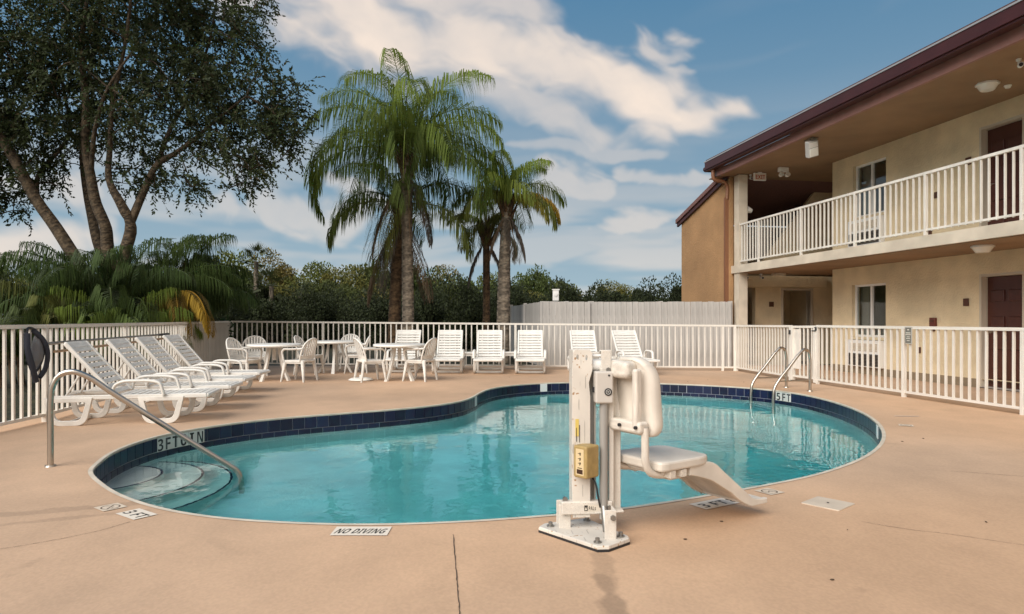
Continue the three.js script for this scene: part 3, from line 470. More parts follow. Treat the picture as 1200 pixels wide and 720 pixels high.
// ================================================================ POOL FITTINGS
{
  const h = thing('entry_handrail', 'curved stainless steel handrail sloping into the pool over the entry steps', 'handrail', [-3.91, 0, -5.78]);
  part('rail', [tube([[0, 0, 0], [0, .3, 0], [0, .55, 0], [.015, .68, -.005], [.07, .775, -.02], [.16, .80, -.04], [.27, .755, -.075], [.42, .63, -.13], [.8, .31, -.30], [1.15, .015, -.46], [1.29, -.10, -.525], [1.36, -.17, -.56], [1.385, -.26, -.572], [1.39, -.42, -.575], [1.39, -.85, -.575]], .0245, 140, 14)], mat.steel, h);
  part('anchor_flange', [cyl(.045, .04, .014, 0, .007, 0, 18)], mat.steel, h);
  const l = thing('pool_ladder', 'pair of bent stainless ladder rails at the deep end near the gate', 'ladder', [5.0, 0, -12.44]);
  for (const [ox, oz] of [[0, 0], [.15, .65]]) {
    part('rail', [tube([[ox, 0, oz], [ox, .35, oz], [ox - .003, .58, oz], [ox - .04, .70, oz + .012], [ox - .11, .725, oz + .035], [ox - .19, .67, oz + .06], [ox - .42, .42, oz + .14], [ox - .62, .20, oz + .205], [ox - .70, .08, oz + .232], [ox - .725, -.08, oz + .24], [ox - .725, -.4, oz + .24], [ox - .725, -1.2, oz + .24]], .0245, 90, 12)], mat.steel, l);
    part('anchor_flange', [cyl(.05, .045, .014, ox, .007, oz, 18)], mat.steel, l);
  }
  part('cross_bar', [bar(V(-.62, .19, .21), V(0, .19, .0), .012)], mat.steel, l); part('cross_bar', [bar(V(-.47, .19, .855), V(.15, .19, .65), .012)], mat.steel, l);
  for (let i = 0; i < 3; i++) part('tread', [(() => { const g = rbox(.08, .025, .68, .008); g.rotateY(.225); return g.translate(-.65, -.42 - i * .28, .565); })()], mat.white, l);
}
// ---- pool lift
{
  const LX = .46, LZ = -4.02;
  const o = thing('pool_lift', 'cream hydraulic pool lift with moulded seat and footrest at the deck edge', 'pool lift', [LX, 0, LZ], .08);
  const s = .005, X = (px) => (px - 690) * s, Y = (py) => 1.25 - (py - 374) * s * 1.0;
  // foot plate on a black gasket
  const foot = [[-.30, .0], [-.03, -.36], [.03, -.36], [.17, -.25], [.17, -.20], [.0, .15], [-.26, .06]];
  const pl = foot.map(([x, z]) => [x, z]);
  part('gasket', [ext(pl.map(([x, z]) => [x * 1.02, z * 1.02]), .012).rotateX(-Math.PI / 2)], mat.black, o);
  const base = part('base_plate', [ext(pl, .014, .004).rotateX(-Math.PI / 2).translate(0, .016, 0)], mat.liftCream, o);
  for (const [x, z] of [[-.235, .0], [-.02, .31], [.13, .22], [0, -.1]]) part('anchor_bolt', [cyl(.022, .022, .008, x, .037, z, 16), cyl(.013, .013, .02, x, .05, z, 6)], mat.darkSteel, base);
  // brackets
  part('bracket', [rbox(.07, .14, .012, .004, -.155, .10, .03), rbox(.07, .14, .012, .004, -.155, .10, -.07), rbox(.06, .17, .012, .004, .06, .11, .26), rbox(.012, .17, .09, .004, .09, .11, .22)], mat.liftCream, o);
  const cb = part('cross_bar', [rbox(.30, .075, .06, .008, -.03, .155, .04)], mat.liftCream, o);
  const bt = textTex(256, 64, (c, W, H) => { c.fillStyle = '#cfc5b5'; c.fillRect(0, 0, W, H); c.fillStyle = '#1d1a17'; c.fillRect(6, 6, 52, 52); c.fillStyle = '#cfc5b5'; c.beginPath(); c.moveTo(14, 50); c.lineTo(24, 18); c.lineTo(34, 40); c.lineTo(50, 14); c.lineTo(44, 50); c.fill(); c.fillStyle = '#1d1a17'; c.font = 'bold 50px sans-serif'; c.textBaseline = 'middle'; c.fillText('PALs', 68, H / 2 + 3, 170); });
  const bp = share('name_plate', new THREE.PlaneGeometry(.10, .04), M(rgb(1, 1, 1), .5, { map: bt }), cb); bp.position.set(.0, .155, .0715);
  for (const [x, y, z] of [[-.155, .20, .038], [-.155, .125, .04], [.1, .155, .075], [.075, .155, .272]]) part('bolt', [cyl(.016, .016, .02, x, y, z, 6, Math.PI / 2)], mat.darkSteel, o);
  // mast: folded plate, open on one side
  const mastShape = [[-.11, .10], [-.115, .30], [-.115, .93], [-.108, 1.055], [-.10, 1.07], [-.015, 1.07], [0, 1.055], [0, .95], [-.02, .88], [-.012, .80], [-.012, .10]];
  const slot = (x, y) => { const p = new THREE.Path(); p.absellipse(x, y, .007, .015, 0, 7, true); return p; };
  const mast = part('mast', [ext(mastShape, .012, .002, [slot(-.085, 1.03), slot(-.033, 1.025)]).translate(0, 0, .045), rbox(.012, .96, .13, .004, -.105, .59, -.018), rbox(.10, .95, .012, .003, -.055, .58, -.078)], mat.liftCream, o);
  part('inner_plate', [rbox(.032, .84, .012, .003, .014, .52, -.06), rbox(.010, .84, .06, .003, .03, .52, -.03)], mat.liftCream, mast);
  part('inner_channel', [box(.035, .42, .04, .02, .62, -.05)], mat.greyPaint, mast);
  part('warning_label', [box(.02, .10, .003, -.088, .62, .0605)], M(rgb(.62, .47, .12), .5), mast); part('warning_stripe', [box(.003, .10, .003, -.074, .585, .0605), box(.003, .08, .003, -.092, .58, .062)], mat.black, mast);
  // head and arm
  part('head_plate', [rbox(.06, .12, .02, .006, .085, 1.01, .05), rbox(.05, .10, .05, .006, .03, 1.005, -.02)], mat.liftCream, o);
  part('pivot', [cyl(.036, .036, .12, .03, .98, .0, 18, 0, Math.PI / 2), bar(V(.005, 1.035, .03), V(.09, 1.035, .03), .008)], mat.white, o);
  part('lift_arm', [rbox(.22, .05, .055, .012, .19, .987, .03), rbox(.10, .02, .06, .006, .10, .955, .03)], mat.liftCream, o);
  part('pivot_bolt', [cyl(.014, .014, .02, .095, .955, .065, 6, Math.PI / 2)], mat.darkSteel, o);
  // actuator
  const ac = part('actuator', [rbox(.105, .185, .085, .012, .065, .855, .06)], mat.greyPaint.clone(), o); ac.material.color.setRGB(.52, .48, .43);
  part('badge', [cyl(.022, .022, .004, .085, .83, .105, 24, Math.PI / 2)], mat.black, ac); part('badge_ring', [new THREE.TorusGeometry(.013, .0018, 6, 24).translate(.085, .83, .108), box(.014, .003, .001, .085, .833, .108), box(.010, .003, .001, .085, .826, .108)], mat.greyPaint, ac);
  part('screw', [cyl(.006, .006, .004, .09, .925, .104, 8, Math.PI / 2), box(.01, .03, .02, .008, .84, .06)], mat.black, ac);
  part('actuator_rod', [cyl(.024, .024, .68, .068, .43, .06, 18)], M(rgb(.30, .285, .26), .4), o);
  part('rod_end', [cyl(.02, .02, .14, .068, .10, .10, 14, -.5)], mat.darkSteel, o);
  part('side_strip', [rbox(.03, .84, .05, .006, .118, .55, .02), rbox(.045, .84, .012, .004, .16, .55, .0)], mat.liftCream, o);
  part('strip_foot', [rbox(.17, .012, .09, .004, .10, .13, .03, 0, 0, .03)], mat.liftCream, o);
  // control box and its cable
  const box1 = part('control_box', [rbox(.10, .185, .115, .012, -.04, .435, .095, 0, -.9)], mat.tan, o);
  const kt = textTex(128, 256, (c, W, H) => { c.fillStyle = '#cdb890'; c.fillRect(0, 0, W, H); c.fillStyle = '#2a2118'; for (const [y, k] of [[46, 0], [96, 1], [140, 2]]) { c.beginPath(); c.arc(W * .55, y, 12, 0, 7); c.fill(); c.fillRect(W * .28, y - 3, 20, 6); c.fillRect(W * .5 - k * 4, y + 12, 16, 8); } c.fillRect(30, 182, 70, 8); c.fillStyle = '#3a2416'; c.fillRect(16, 200, 96, 44); });
  const kp = share('keypad', new THREE.PlaneGeometry(.06, .15), M(rgb(1, 1, 1), .5, { map: kt }), box1); kp.rotation.y = -.9; kp.position.set(-.04 - .783 * .0585, .435, .095 + .622 * .0585);
  part('cable', [tube([[-.01, .345, .07], [.015, .30, .09], [.03, .22, .09], [.045, .16, .07]], .006, 30, 6)], mat.black, o);
}
{ // the lift's seat hangs from the same arm and swings with it: part of the lift
  const lift = scene.getObjectByName('pool_lift'); lift.updateMatrixWorld(true);
  const seatG = new THREE.Group(); seatG.name = 'seat_assembly'; const inv = lift.matrixWorld.clone().invert();
  // world pose: origin under the middle of the back edge of the seat, facing out over the water
  const f = Math.atan2(.56, .83); const m = new THREE.Matrix4().makeRotationY(f).setPosition(.725, 0, -3.975); m.premultiply(inv); m.decompose(seatG.position, seatG.quaternion, seatG.scale);
  const add = (name, gs, mm) => { const o = part(name, gs, mm, seatG); return o; };
  const so = new THREE.Shape(); so.moveTo(0, -.17); so.quadraticCurveTo(-.01, -.20, .04, -.205); so.lineTo(.30, -.20); so.quadraticCurveTo(.40, -.19, .405, -.15); so.lineTo(.41, .15); so.quadraticCurveTo(.40, .19, .30, .20); so.lineTo(.04, .205); so.quadraticCurveTo(-.01, .20, 0, .17); so.closePath();
  const seat = add('seat', [ext(so, .03, .012).rotateX(-Math.PI / 2).translate(0, .405, 0)], mat.liftSeat);
  void seat;
  add('seat_skirt', [rbox(.34, .05, .34, .015, .21, .385, 0), box(.04, .04, .42, .08, .372, 0), box(.04, .04, .42, .17, .37, 0)], mat.liftSeat);
  // backrest: moulded shell with rounded shoulders
  const bs = new THREE.Shape(); bs.moveTo(-.16, .60); bs.quadraticCurveTo(-.19, .60, -.19, .66); bs.lineTo(-.175, .90); bs.quadraticCurveTo(-.16, 1.0, -.06, 1.015); bs.lineTo(.06, 1.015); bs.quadraticCurveTo(.16, 1.0, .175, .90); bs.lineTo(.19, .66); bs.quadraticCurveTo(.19, .60, .16, .60); bs.closePath();
  const bg = ext(bs, .045, .018); { const p = bg.attributes.position; for (let i = 0; i < p.count; i++) { const x = p.getX(i); p.setZ(i, p.getZ(i) + x * x * 2.2); } bg.computeVertexNormals(); }
  bg.scale(.82, 1, .8); add('backrest', [toCreasedNormals(bg.rotateY(Math.PI / 2).translate(-.075, 0, 0), .8)], mat.liftSeat);
  add('back_hook', [rbox(.10, .10, .14, .03, -.10, .96, 0), rbox(.05, .34, .04, .016, -.105, .80, .11), rbox(.05, .34, .04, .016, -.105, .80, -.11), rbox(.08, .07, .30, .02, -.085, .64, 0)], mat.liftSeat);
  for (const z of [-.13, 0, .13]) add('bolt', [cyl(.010, .010, .012, -.135, .645, z, 10, 0, Math.PI / 2)], mat.black);
  // tubular carrying frame
  for (const z of [.14, -.14]) add('frame_tube', [tube([[-.07, .64, z], [-.07, .52, z], [-.065, .44, z], [-.03, .385, z], [.05, .362, z], [.2, .358, z]], .022, 40, 10)], mat.liftSeat);
  add('clamp', [rbox(.10, .05, .05, .008, .15, .352, .14), rbox(.10, .05, .05, .008, .15, .352, -.14)], mat.liftCream);
  // footrest: sloping shell with raised flanges
  const side = new THREE.Shape(); side.moveTo(.24, .40); side.lineTo(.40, .40); side.quadraticCurveTo(.46, .39, .50, .35); side.lineTo(.80, .13); side.quadraticCurveTo(.86, .105, .95, .105); side.lineTo(.95, .085); side.lineTo(.80, .085); side.quadraticCurveTo(.70, .12, .62, .19); side.lineTo(.44, .29); side.quadraticCurveTo(.34, .33, .24, .35); side.closePath();
  for (const z of [-.20, .17]) add('footrest_flange', [ext(side, .022, .006).translate(0, 0, z)], mat.liftSeat);
  add('footrest', [rbox(.46, .02, .35, .008, .60, .235, 0, 0, 0, -.60), rbox(.17, .02, .37, .008, .865, .097, 0)], mat.liftSeat);
  lift.add(seatG); for (const c of [...seatG.children]) { seatG.updateMatrix(); c.applyMatrix4(seatG.matrix); lift.add(c); } lift.remove(seatG);
}

// ================================================================ FURNITURE
function makeLounger() {
  const o = thing('sun_lounger', '', 'sun lounger', [0, 0, 0], 0, 'white slatted sun loungers');
  const hw = .31, pl = mat.plastic;
  for (const s of [-1, 1]) part('side_rail', [rbox(1.72, .055, .035, .012, .01, .325, s * hw)], pl, o);
  const slat = clean(rbox(.058, .018, .60, .006)), bslat = clean(rbox(.062, .018, .54, .006));
  for (let i = 0; i < 13; i++) { const m = share('seat_slat', slat, pl, o); m.position.set(-.10 + i * .0765, .338 + .006 * Math.cos(i * .5), 0); }
  part('foot_bar', [rbox(.05, .05, .64, .018, .87, .322, 0)], pl, o);
  // raised back
  const a = .86, ca = Math.cos(Math.PI - a), sa = Math.sin(Math.PI - a), bx = -.16, by = .345, len = .82;
  const bk = part('backrest_frame', [...[-1, 1].map((s) => rbox(len, .05, .045, .015, bx + ca * len / 2, by + sa * len / 2, s * .285, 0, 0, Math.PI - a)), rbox(.10, .03, .58, .012, bx + ca * (len - .04), by + sa * (len - .04), 0, 0, 0, Math.PI - a)], pl, o);
  for (let i = 0; i < 9; i++) { const m = share('back_slat', bslat, pl, bk), d = .05 + i * .082; m.position.set(bx + ca * d, by + sa * d, 0); m.rotation.z = Math.PI - a; }
  part('back_prop', [bar(V(bx + ca * .5, by + sa * .5, .2), V(-.72, .33, .2), .014), bar(V(bx + ca * .5, by + sa * .5, -.2), V(-.72, .33, -.2), .014), bar(V(-.72, .33, -.3), V(-.72, .33, .3), .014)], pl, o);
  // looped legs
  const loop = (top, bot, h, th) => { const sh = (w0, w1, y0, y1, r) => { const s = new THREE.Shape(); s.moveTo(-w0 / 2, y1); s.lineTo(w0 / 2, y1); s.lineTo(w1 / 2 + r * .35, y0 + r); s.quadraticCurveTo(w1 / 2, y0, w1 / 2 - r, y0); s.lineTo(-w1 / 2 + r, y0); s.quadraticCurveTo(-w1 / 2, y0, -w1 / 2 - r * .35, y0 + r); s.closePath(); return s; }; const out = sh(top, bot, 0, h, .09), inn = sh(top - th * 2.4, bot - th * 1.7, th, h - th * .9, .06); return ext(out, .034, .005, [new THREE.Path(inn.getPoints(8).reverse())]).translate(0, .005, -.017); };
  const lg = clean(loop(.50, .34, .315, .048));
  for (const x of [-.64, .36]) for (const s of [-1, 1]) { const m = share('leg', lg, pl, o); m.position.set(x, 0, s * (hw + .012)); }
  for (const x of [-.64, .36]) part('leg_brace', [rbox(.03, .05, .6, .01, x, .03, 0)], pl, o);
  for (const s of [-1, 1]) part('armrest', [(() => { const g = tube([[-.33, .36, 0], [-.30, .46, 0], [-.22, .505, 0], [-.05, .515, 0], [.10, .51, 0], [.19, .48, 0], [.22, .40, 0], [.235, .34, 0]], .02, 40, 8); g.scale(1, 1, 1.5); return g.translate(.16, 0, s * (hw + .035)); })()], pl, o);
  return o;
}
const lounger = makeLounger();
const put = (o, label, x, z, turn) => { o.userData.label = label; o.position.set(x, 0, -z); o.rotation.y = turn; };
put(lounger, 'white slatted lounger beside the skimmer net, end of the side row', -4.62, 8.42, .20);
copy(lounger, 'second white lounger from the skimmer net in the side row', [-4.74, 0, -9.45], .14);
copy(lounger, 'third white lounger from the skimmer net in the side row', [-4.96, 0, -10.55], .10);
copy(lounger, 'white lounger at the table end of the side row, farthest from the skimmer net', [-5.16, 0, -11.75], .06);
const F = -Math.PI / 2;
for (const [x, z, a, label] of [[-2.56, 16.3, 0, 'white lounger standing behind a round table by the far fence'], [-1.50, 16.15, .02, 'white lounger at the far fence between round table and small side table'], [-.54, 16.1, .0, 'white lounger at the far fence flanked by two small side tables'], [.43, 16.05, -.03, 'white lounger at the far fence in front of the end of the board fence'], [1.72, 15.85, .03, 'white lounger at the far fence behind the pool lift mast'], [2.80, 15.8, .16, 'slightly turned white lounger last in the far row, towards the gate']]) copy(lounger, label, [x, 0, -z], F + a);

function makeChair() {
  const o = thing('resin_chair', '', 'chair', [0, 0, 0], 0, 'white resin armchairs round the tables'), pl = mat.plastic;   // faces +z
  const seat = ext(roundRect(.46, .44, .06), .022, .008); seat.rotateX(-Math.PI / 2).translate(0, .40, 0); part('seat', [seat, rbox(.44, .05, .02, .008, 0, .385, .205), rbox(.02, .05, .40, .008, .215, .385, 0), rbox(.02, .05, .40, .008, -.215, .385, 0)], pl, o);
  const leg = (sx, sz) => { const g = new THREE.CylinderGeometry(.042, .022, .42, 4, 1); g.rotateY(Math.PI / 4); const p = g.attributes.position; for (let i = 0; i < p.count; i++) { const t = .5 - p.getY(i) / .42; p.setX(i, p.getX(i) + sx * (.205 + .055 * t)); p.setZ(i, p.getZ(i) + sz * (.19 + .06 * t)); p.setY(i, p.getY(i) + .21); } g.computeVertexNormals(); return g; };
  for (const sx of [-1, 1]) for (const sz of [-1, 1]) part('leg', [leg(sx, sz)], pl, o);
  // arched back, leaning
  const lean = (x, y) => V(x, y, -.20 - (y - .42) * .27 + x * x * .9);
  const arch = []; for (let i = 0; i <= 20; i++) { const t = i / 20 * Math.PI; arch.push(lean(-.25 * Math.cos(t) * (1 - .06 * Math.sin(t)), .56 + .30 * Math.pow(Math.sin(t), .62))); }
  const bk = part('backrest', [tube([lean(-.235, .40), lean(-.25, .5), ...arch, lean(.25, .5), lean(.235, .40)], .017, 70, 8)], pl, o);
  for (let i = -3; i <= 3; i++) { const x = i * .062, top = .56 + .30 * Math.pow(Math.sqrt(Math.max(0, 1 - (x / .25) ** 2)), .62) - .01; part('slat', [beam(lean(x * .92, .50), lean(x, top), .042, .012)], pl, bk); }
  part('lower_back', [(() => { const g = new THREE.BoxGeometry(.46, .10, .014, 10, 1, 1); const p = g.attributes.position; for (let i = 0; i < p.count; i++) { const v = lean(p.getX(i), .47 + p.getY(i)); p.setXYZ(i, v.x, v.y, v.z + p.getZ(i)); } g.computeVertexNormals(); return g; })()], pl, bk);
  for (const s of [-1, 1]) part('armrest', [(() => { const pts = [lean(s * .25, .66), V(s * .275, .655, -.12), V(s * .285, .65, .05), V(s * .28, .645, .17), V(s * .265, .60, .225), V(s * .245, .50, .225), V(s * .235, .40, .21)]; const g = tube(pts, .02, 44, 8); return g; })(), rbox(.055, .016, .30, .007, s * .282, .662, .03)], pl, o);
  return o;
}
const chair = makeChair();
put(chair, 'white resin armchair at the corner table with its back to the side fence', -5.40, 13.75, Math.PI / 2 - .2);
for (const [x, z, a, label] of [[-5.70, 15.1, .35, 'white arched-back armchair behind the corner table facing the pool'], [-4.28, 13.75, -Math.PI / 2 - .25, 'white armchair on the pool side of the corner table, back to the middle table'], [-4.62, 15.55, Math.PI / 2 - .1, 'white armchair between the corner table and the small middle table'], [-3.62, 15.85, -Math.PI / 2 + .2, 'white armchair on the other side of the middle table, back to the third table'], [-2.86, 13.75, Math.PI / 2 + .5, 'white armchair at the third table with its back to the other tables'], [-4.02, 16.85, .1, 'white armchair against the far fence behind the middle table'], [-1.86, 13.85, -Math.PI / 2 - .35, 'white armchair at the third table with its back to the far loungers']]) copy(chair, label, [x, 0, -z], a);

function makeTable() {
  const o = thing('round_table', '', 'table', [0, 0, 0], 0, 'white resin tables'), pl = mat.plastic;
  part('tabletop', [new THREE.LatheGeometry([[0, .715], [.47, .715], [.50, .70], [.515, .685], [.53, .69], [.535, .71], [.53, .732], [.51, .742], [0, .742]].map(([a, b]) => new THREE.Vector2(a, b)), 48)], pl, o);
  for (let k = 0; k < 4; k++) { const a = Math.PI / 4 + k * Math.PI / 2, c = Math.cos(a), s = Math.sin(a); part('leg', [(() => { const g = new THREE.BoxGeometry(.075, .72, .05, 1, 4, 1); const p = g.attributes.position; for (let i = 0; i < p.count; i++) { const t = .5 - p.getY(i) / .72, r = .15 + .22 * t * t, w = 1 - .35 * Math.sin(t * 3.14); const lx = p.getX(i) * w, lz = p.getZ(i); p.setXYZ(i, c * (r + lz) - s * lx, p.getY(i) + .36, s * (r + lz) + c * lx); } g.computeVertexNormals(); return g; })()], pl, o); }
  part('leg_collar', [cyl(.17, .2, .05, 0, .69, 0, 20), cyl(.04, .04, .3, 0, .56, 0, 14)], pl, o);
  return o;
}
const table = makeTable();
put(table, 'white round resin table in the fence corner among four armchairs', -4.86, 13.95, .4);
copy(table, 'white round resin table farther back between the other two tables', [-4.12, 0, -15.9], .9);
copy(table, 'white round resin table with a lounger standing behind it', [-2.30, 0, -13.95], .15);
function makeSide() {
  const o = thing('side_table', '', 'side table', [0, 0, 0], 0, 'small white side tables'), pl = mat.plastic;
  part('tabletop', [ext(roundRect(.46, .42, .05), .02, .008).rotateX(-Math.PI / 2).translate(0, .42, 0), box(.40, .06, .012, 0, .39, .19), box(.40, .06, .012, 0, .39, -.19)], pl, o);
  for (const sx of [-1, 1]) for (const sz of [-1, 1]) part('leg', [box(.045, .41, .03, sx * .19, .205, sz * .17, 0, 0, sx * .05)], pl, o);
  return o;
}
const side = makeSide(); put(side, 'small white side table between two loungers, nearer the round tables', -1.02, 16.55, 0);
copy(side, 'small white side table between two loungers in front of the board fence end', [-.05, 0, -16.7], 0);
{ // low ring-shaped umbrella base on the deck
  const u = thing('umbrella_base', 'low white ring-shaped umbrella base lying on the deck near the third table', 'umbrella base', [-3.08, 0, -13.9]);
  part('weight', [new THREE.LatheGeometry([[.06, .015], [.06, .05], [.10, .06], [.2, .045], [.245, .02], [.25, .004], [.06, .004]].map(([a, b]) => new THREE.Vector2(a, b)), 36)], mat.plastic, u); part('socket', [cyl(.035, .03, .09, 0, .07, 0, 16)], mat.plastic, u);
}
// skimmer net and poles hung on the side fence
{
  const n = thing('skimmer_net', 'black leaf skimmer net hung on the side fence', 'skimmer net', [-5.62, 0, -8.02]);
  const hoop = [[-.02, 1.14, .07], [.02, 1.05, .15], [.03, .88, .17], [.03, .72, .12], [.02, .62, .03], [.02, .70, -.07], [.03, .86, -.12], [.02, 1.02, -.10], [-.02, 1.13, -.02]];
  part('hoop', [tube(hoop, .016, 90, 8, true)], mat.black, n);
  const sh = new THREE.SphereGeometry(1, 24, 16); sh.scale(.045, .23, .09); sh.rotateX(-.22); sh.translate(.05, .86, .03);
  { const p = sh.attributes.position; for (let i = 0; i < p.count; i++) { const k = fbm(p.getY(i) * 14, p.getZ(i) * 14 + p.getX(i) * 9, 3, 401) - .5; p.setX(i, p.getX(i) + k * .07); } sh.computeVertexNormals(); }
  part('mesh_bag', [sh], M(rgb(.17, .175, .185), .8, { bumpMap: rep(grainTex, 3), bumpScale: .004 }), n);
  part('bag_fold', [tube([[.05, 1.12, .08], [.10, .98, -.03], [.10, .82, -.09], [.07, .64, -.08], [.05, .56, -.02]], .03, 30, 6), tube([[.03, 1.08, .16], [.06, .9, .19], [.08, .70, .14], [.06, .52, .05]], .035, 24, 6)], M(rgb(.03, .035, .05), .8), n);
  part('handle_socket', [bar(V(.03, .95, -.14), V(.01, .955, -.42), .02)], mat.darkSteel, n);
  const p1 = thing('pool_pole', 'long grey aluminium pole hung along the side fence behind loungers', 'pole', [-5.6, .96, -8.4]); part('tube', [bar(V(0, 0, 0), V(-.50, .02, -3.6), .016, 12)], mat.darkSteel, p1); part('grip', [bar(V(-.46, .018, -3.3), V(-.52, .021, -3.75), .021, 12)], mat.black, p1);
  const p2 = thing('pool_pole', 'weathered tan pole hung below the grey pole on the side fence', 'pole', [-5.6, .85, -8.35]); part('tube', [bar(V(0, 0, 0), V(-.52, .06, -3.7), .017, 12)], M(rgb(.45, .30, .18), .6), p2); part('end_cap', [bar(V(-.51, .059, -3.65), V(-.53, .061, -3.78), .021, 12)], mat.black, p2);
}
// parked car beyond the side fence
{
  const c = thing('parked_car', 'white parked car beyond the side fence', 'car', [-16.2, 0, -19.6], .05);
  const body = new THREE.Shape(); body.moveTo(-2.2, .28); body.lineTo(-2.22, .72); body.quadraticCurveTo(-2.1, .86, -1.4, .90); body.quadraticCurveTo(-.8, 1.38, -.35, 1.44); body.lineTo(.7, 1.44); body.quadraticCurveTo(1.2, 1.38, 1.65, .98); body.quadraticCurveTo(2.15, .96, 2.2, .82); body.lineTo(2.22, .30); body.closePath();
  const paint = new THREE.MeshPhysicalMaterial({ color: rgb(.72, .73, .73), roughness: .35, clearcoat: .8, clearcoatRoughness: .08 });
  part('body', [ext(body, 1.66, .05).translate(0, 0, -.83)], paint, c);
  for (const s of [-1, 1]) { part('window', [ext([[-1.02, .96], [-.42, 1.34], [.12, 1.36], [.12, .96]], .01).translate(0, 0, s * .885 - .005)], mat.black, c); part('window', [ext([[.2, .96], [.2, 1.36], [.68, 1.36], [1.30, .98]], .01).translate(0, 0, s * .885 - .005)], mat.black, c); for (const x of [-1.35, 1.35]) { const w = part('wheel', [cyl(.31, .31, .2, x, .30, s * .80, 28, Math.PI / 2)], mat.blackMat, c); part('rim', [cyl(.19, .19, .02, x, .30, s * .905, 20, Math.PI / 2)], mat.drip, w); } part('headlight', [rbox(.06, .12, .3, .02, 2.2, .72, s * .6)], mat.frost, c); }
}

// ================================================================ PLANTS
class Leaves {
  constructor() { this.p = []; this.c = []; }
  tri(a, b, c, col) { this.p.push(a.x, a.y, a.z, b.x, b.y, b.z, c.x, c.y, c.z); for (let i = 0; i < 3; i++) this.c.push(col[0], col[1], col[2]); }
  leaf(p, dir, side, len, w, col) { const t = p.clone().addScaledVector(dir, len), m = p.clone().addScaledVector(dir, len * .45), l = m.clone().addScaledVector(side, w), r = m.clone().addScaledVector(side, -w); this.tri(p, l, t, col); this.tri(p, t, r, col); }
  geo() { const g = new THREE.BufferGeometry(); g.setAttribute('position', new THREE.Float32BufferAttribute(this.p, 3)); g.setAttribute('color', new THREE.Float32BufferAttribute(this.c, 3)); g.setAttribute('uv', new THREE.Float32BufferAttribute(new Float32Array(this.p.length / 3 * 2), 2)); g.computeVertexNormals(); return g; }
}
const rdir = (r) => { const z = r() * 2 - 1, a = r() * 6.2832, s = Math.sqrt(1 - z * z); return V(s * Math.cos(a), z, s * Math.sin(a)); };
function limb(pts, radii, n = 8) {   // tapered tube through points
  const c = new THREE.CatmullRomCurve3(pts), K = Math.max(2, (pts.length - 1) * 4), fr = c.computeFrenetFrames(K, false), pos = [], uv = []; const ringAt = [];
  for (let k = 0; k <= K; k++) { const t = k / K, p = c.getPoint(t), f = t * (radii.length - 1), i = Math.min(radii.length - 2, Math.floor(f)), r = lerp(radii[i], radii[i + 1], f - i); const row = []; for (let a = 0; a <= n; a++) { const th = a / n * 6.28318; row.push(p.clone().addScaledVector(fr.normals[k], Math.cos(th) * r).addScaledVector(fr.binormals[k], Math.sin(th) * r)); } ringAt.push(row); }
  const L = c.getLength(); for (let k = 0; k < K; k++) for (let a = 0; a < n; a++) { const A = ringAt[k][a], Bq = ringAt[k][a + 1], C = ringAt[k + 1][a], D = ringAt[k + 1][a + 1]; for (const [q, u, v] of [[A, a, k], [Bq, a + 1, k], [C, a, k + 1], [C, a, k + 1], [Bq, a + 1, k], [D, a + 1, k + 1]]) { pos.push(q.x, q.y, q.z); uv.push(u / n, v / K * L * .6); } }
  const g = new THREE.BufferGeometry(); g.setAttribute('position', new THREE.Float32BufferAttribute(pos, 3)); g.setAttribute('uv', new THREE.Float32BufferAttribute(uv, 2)); g.computeVertexNormals(); return toCreasedNormals(g, 1.2);
}
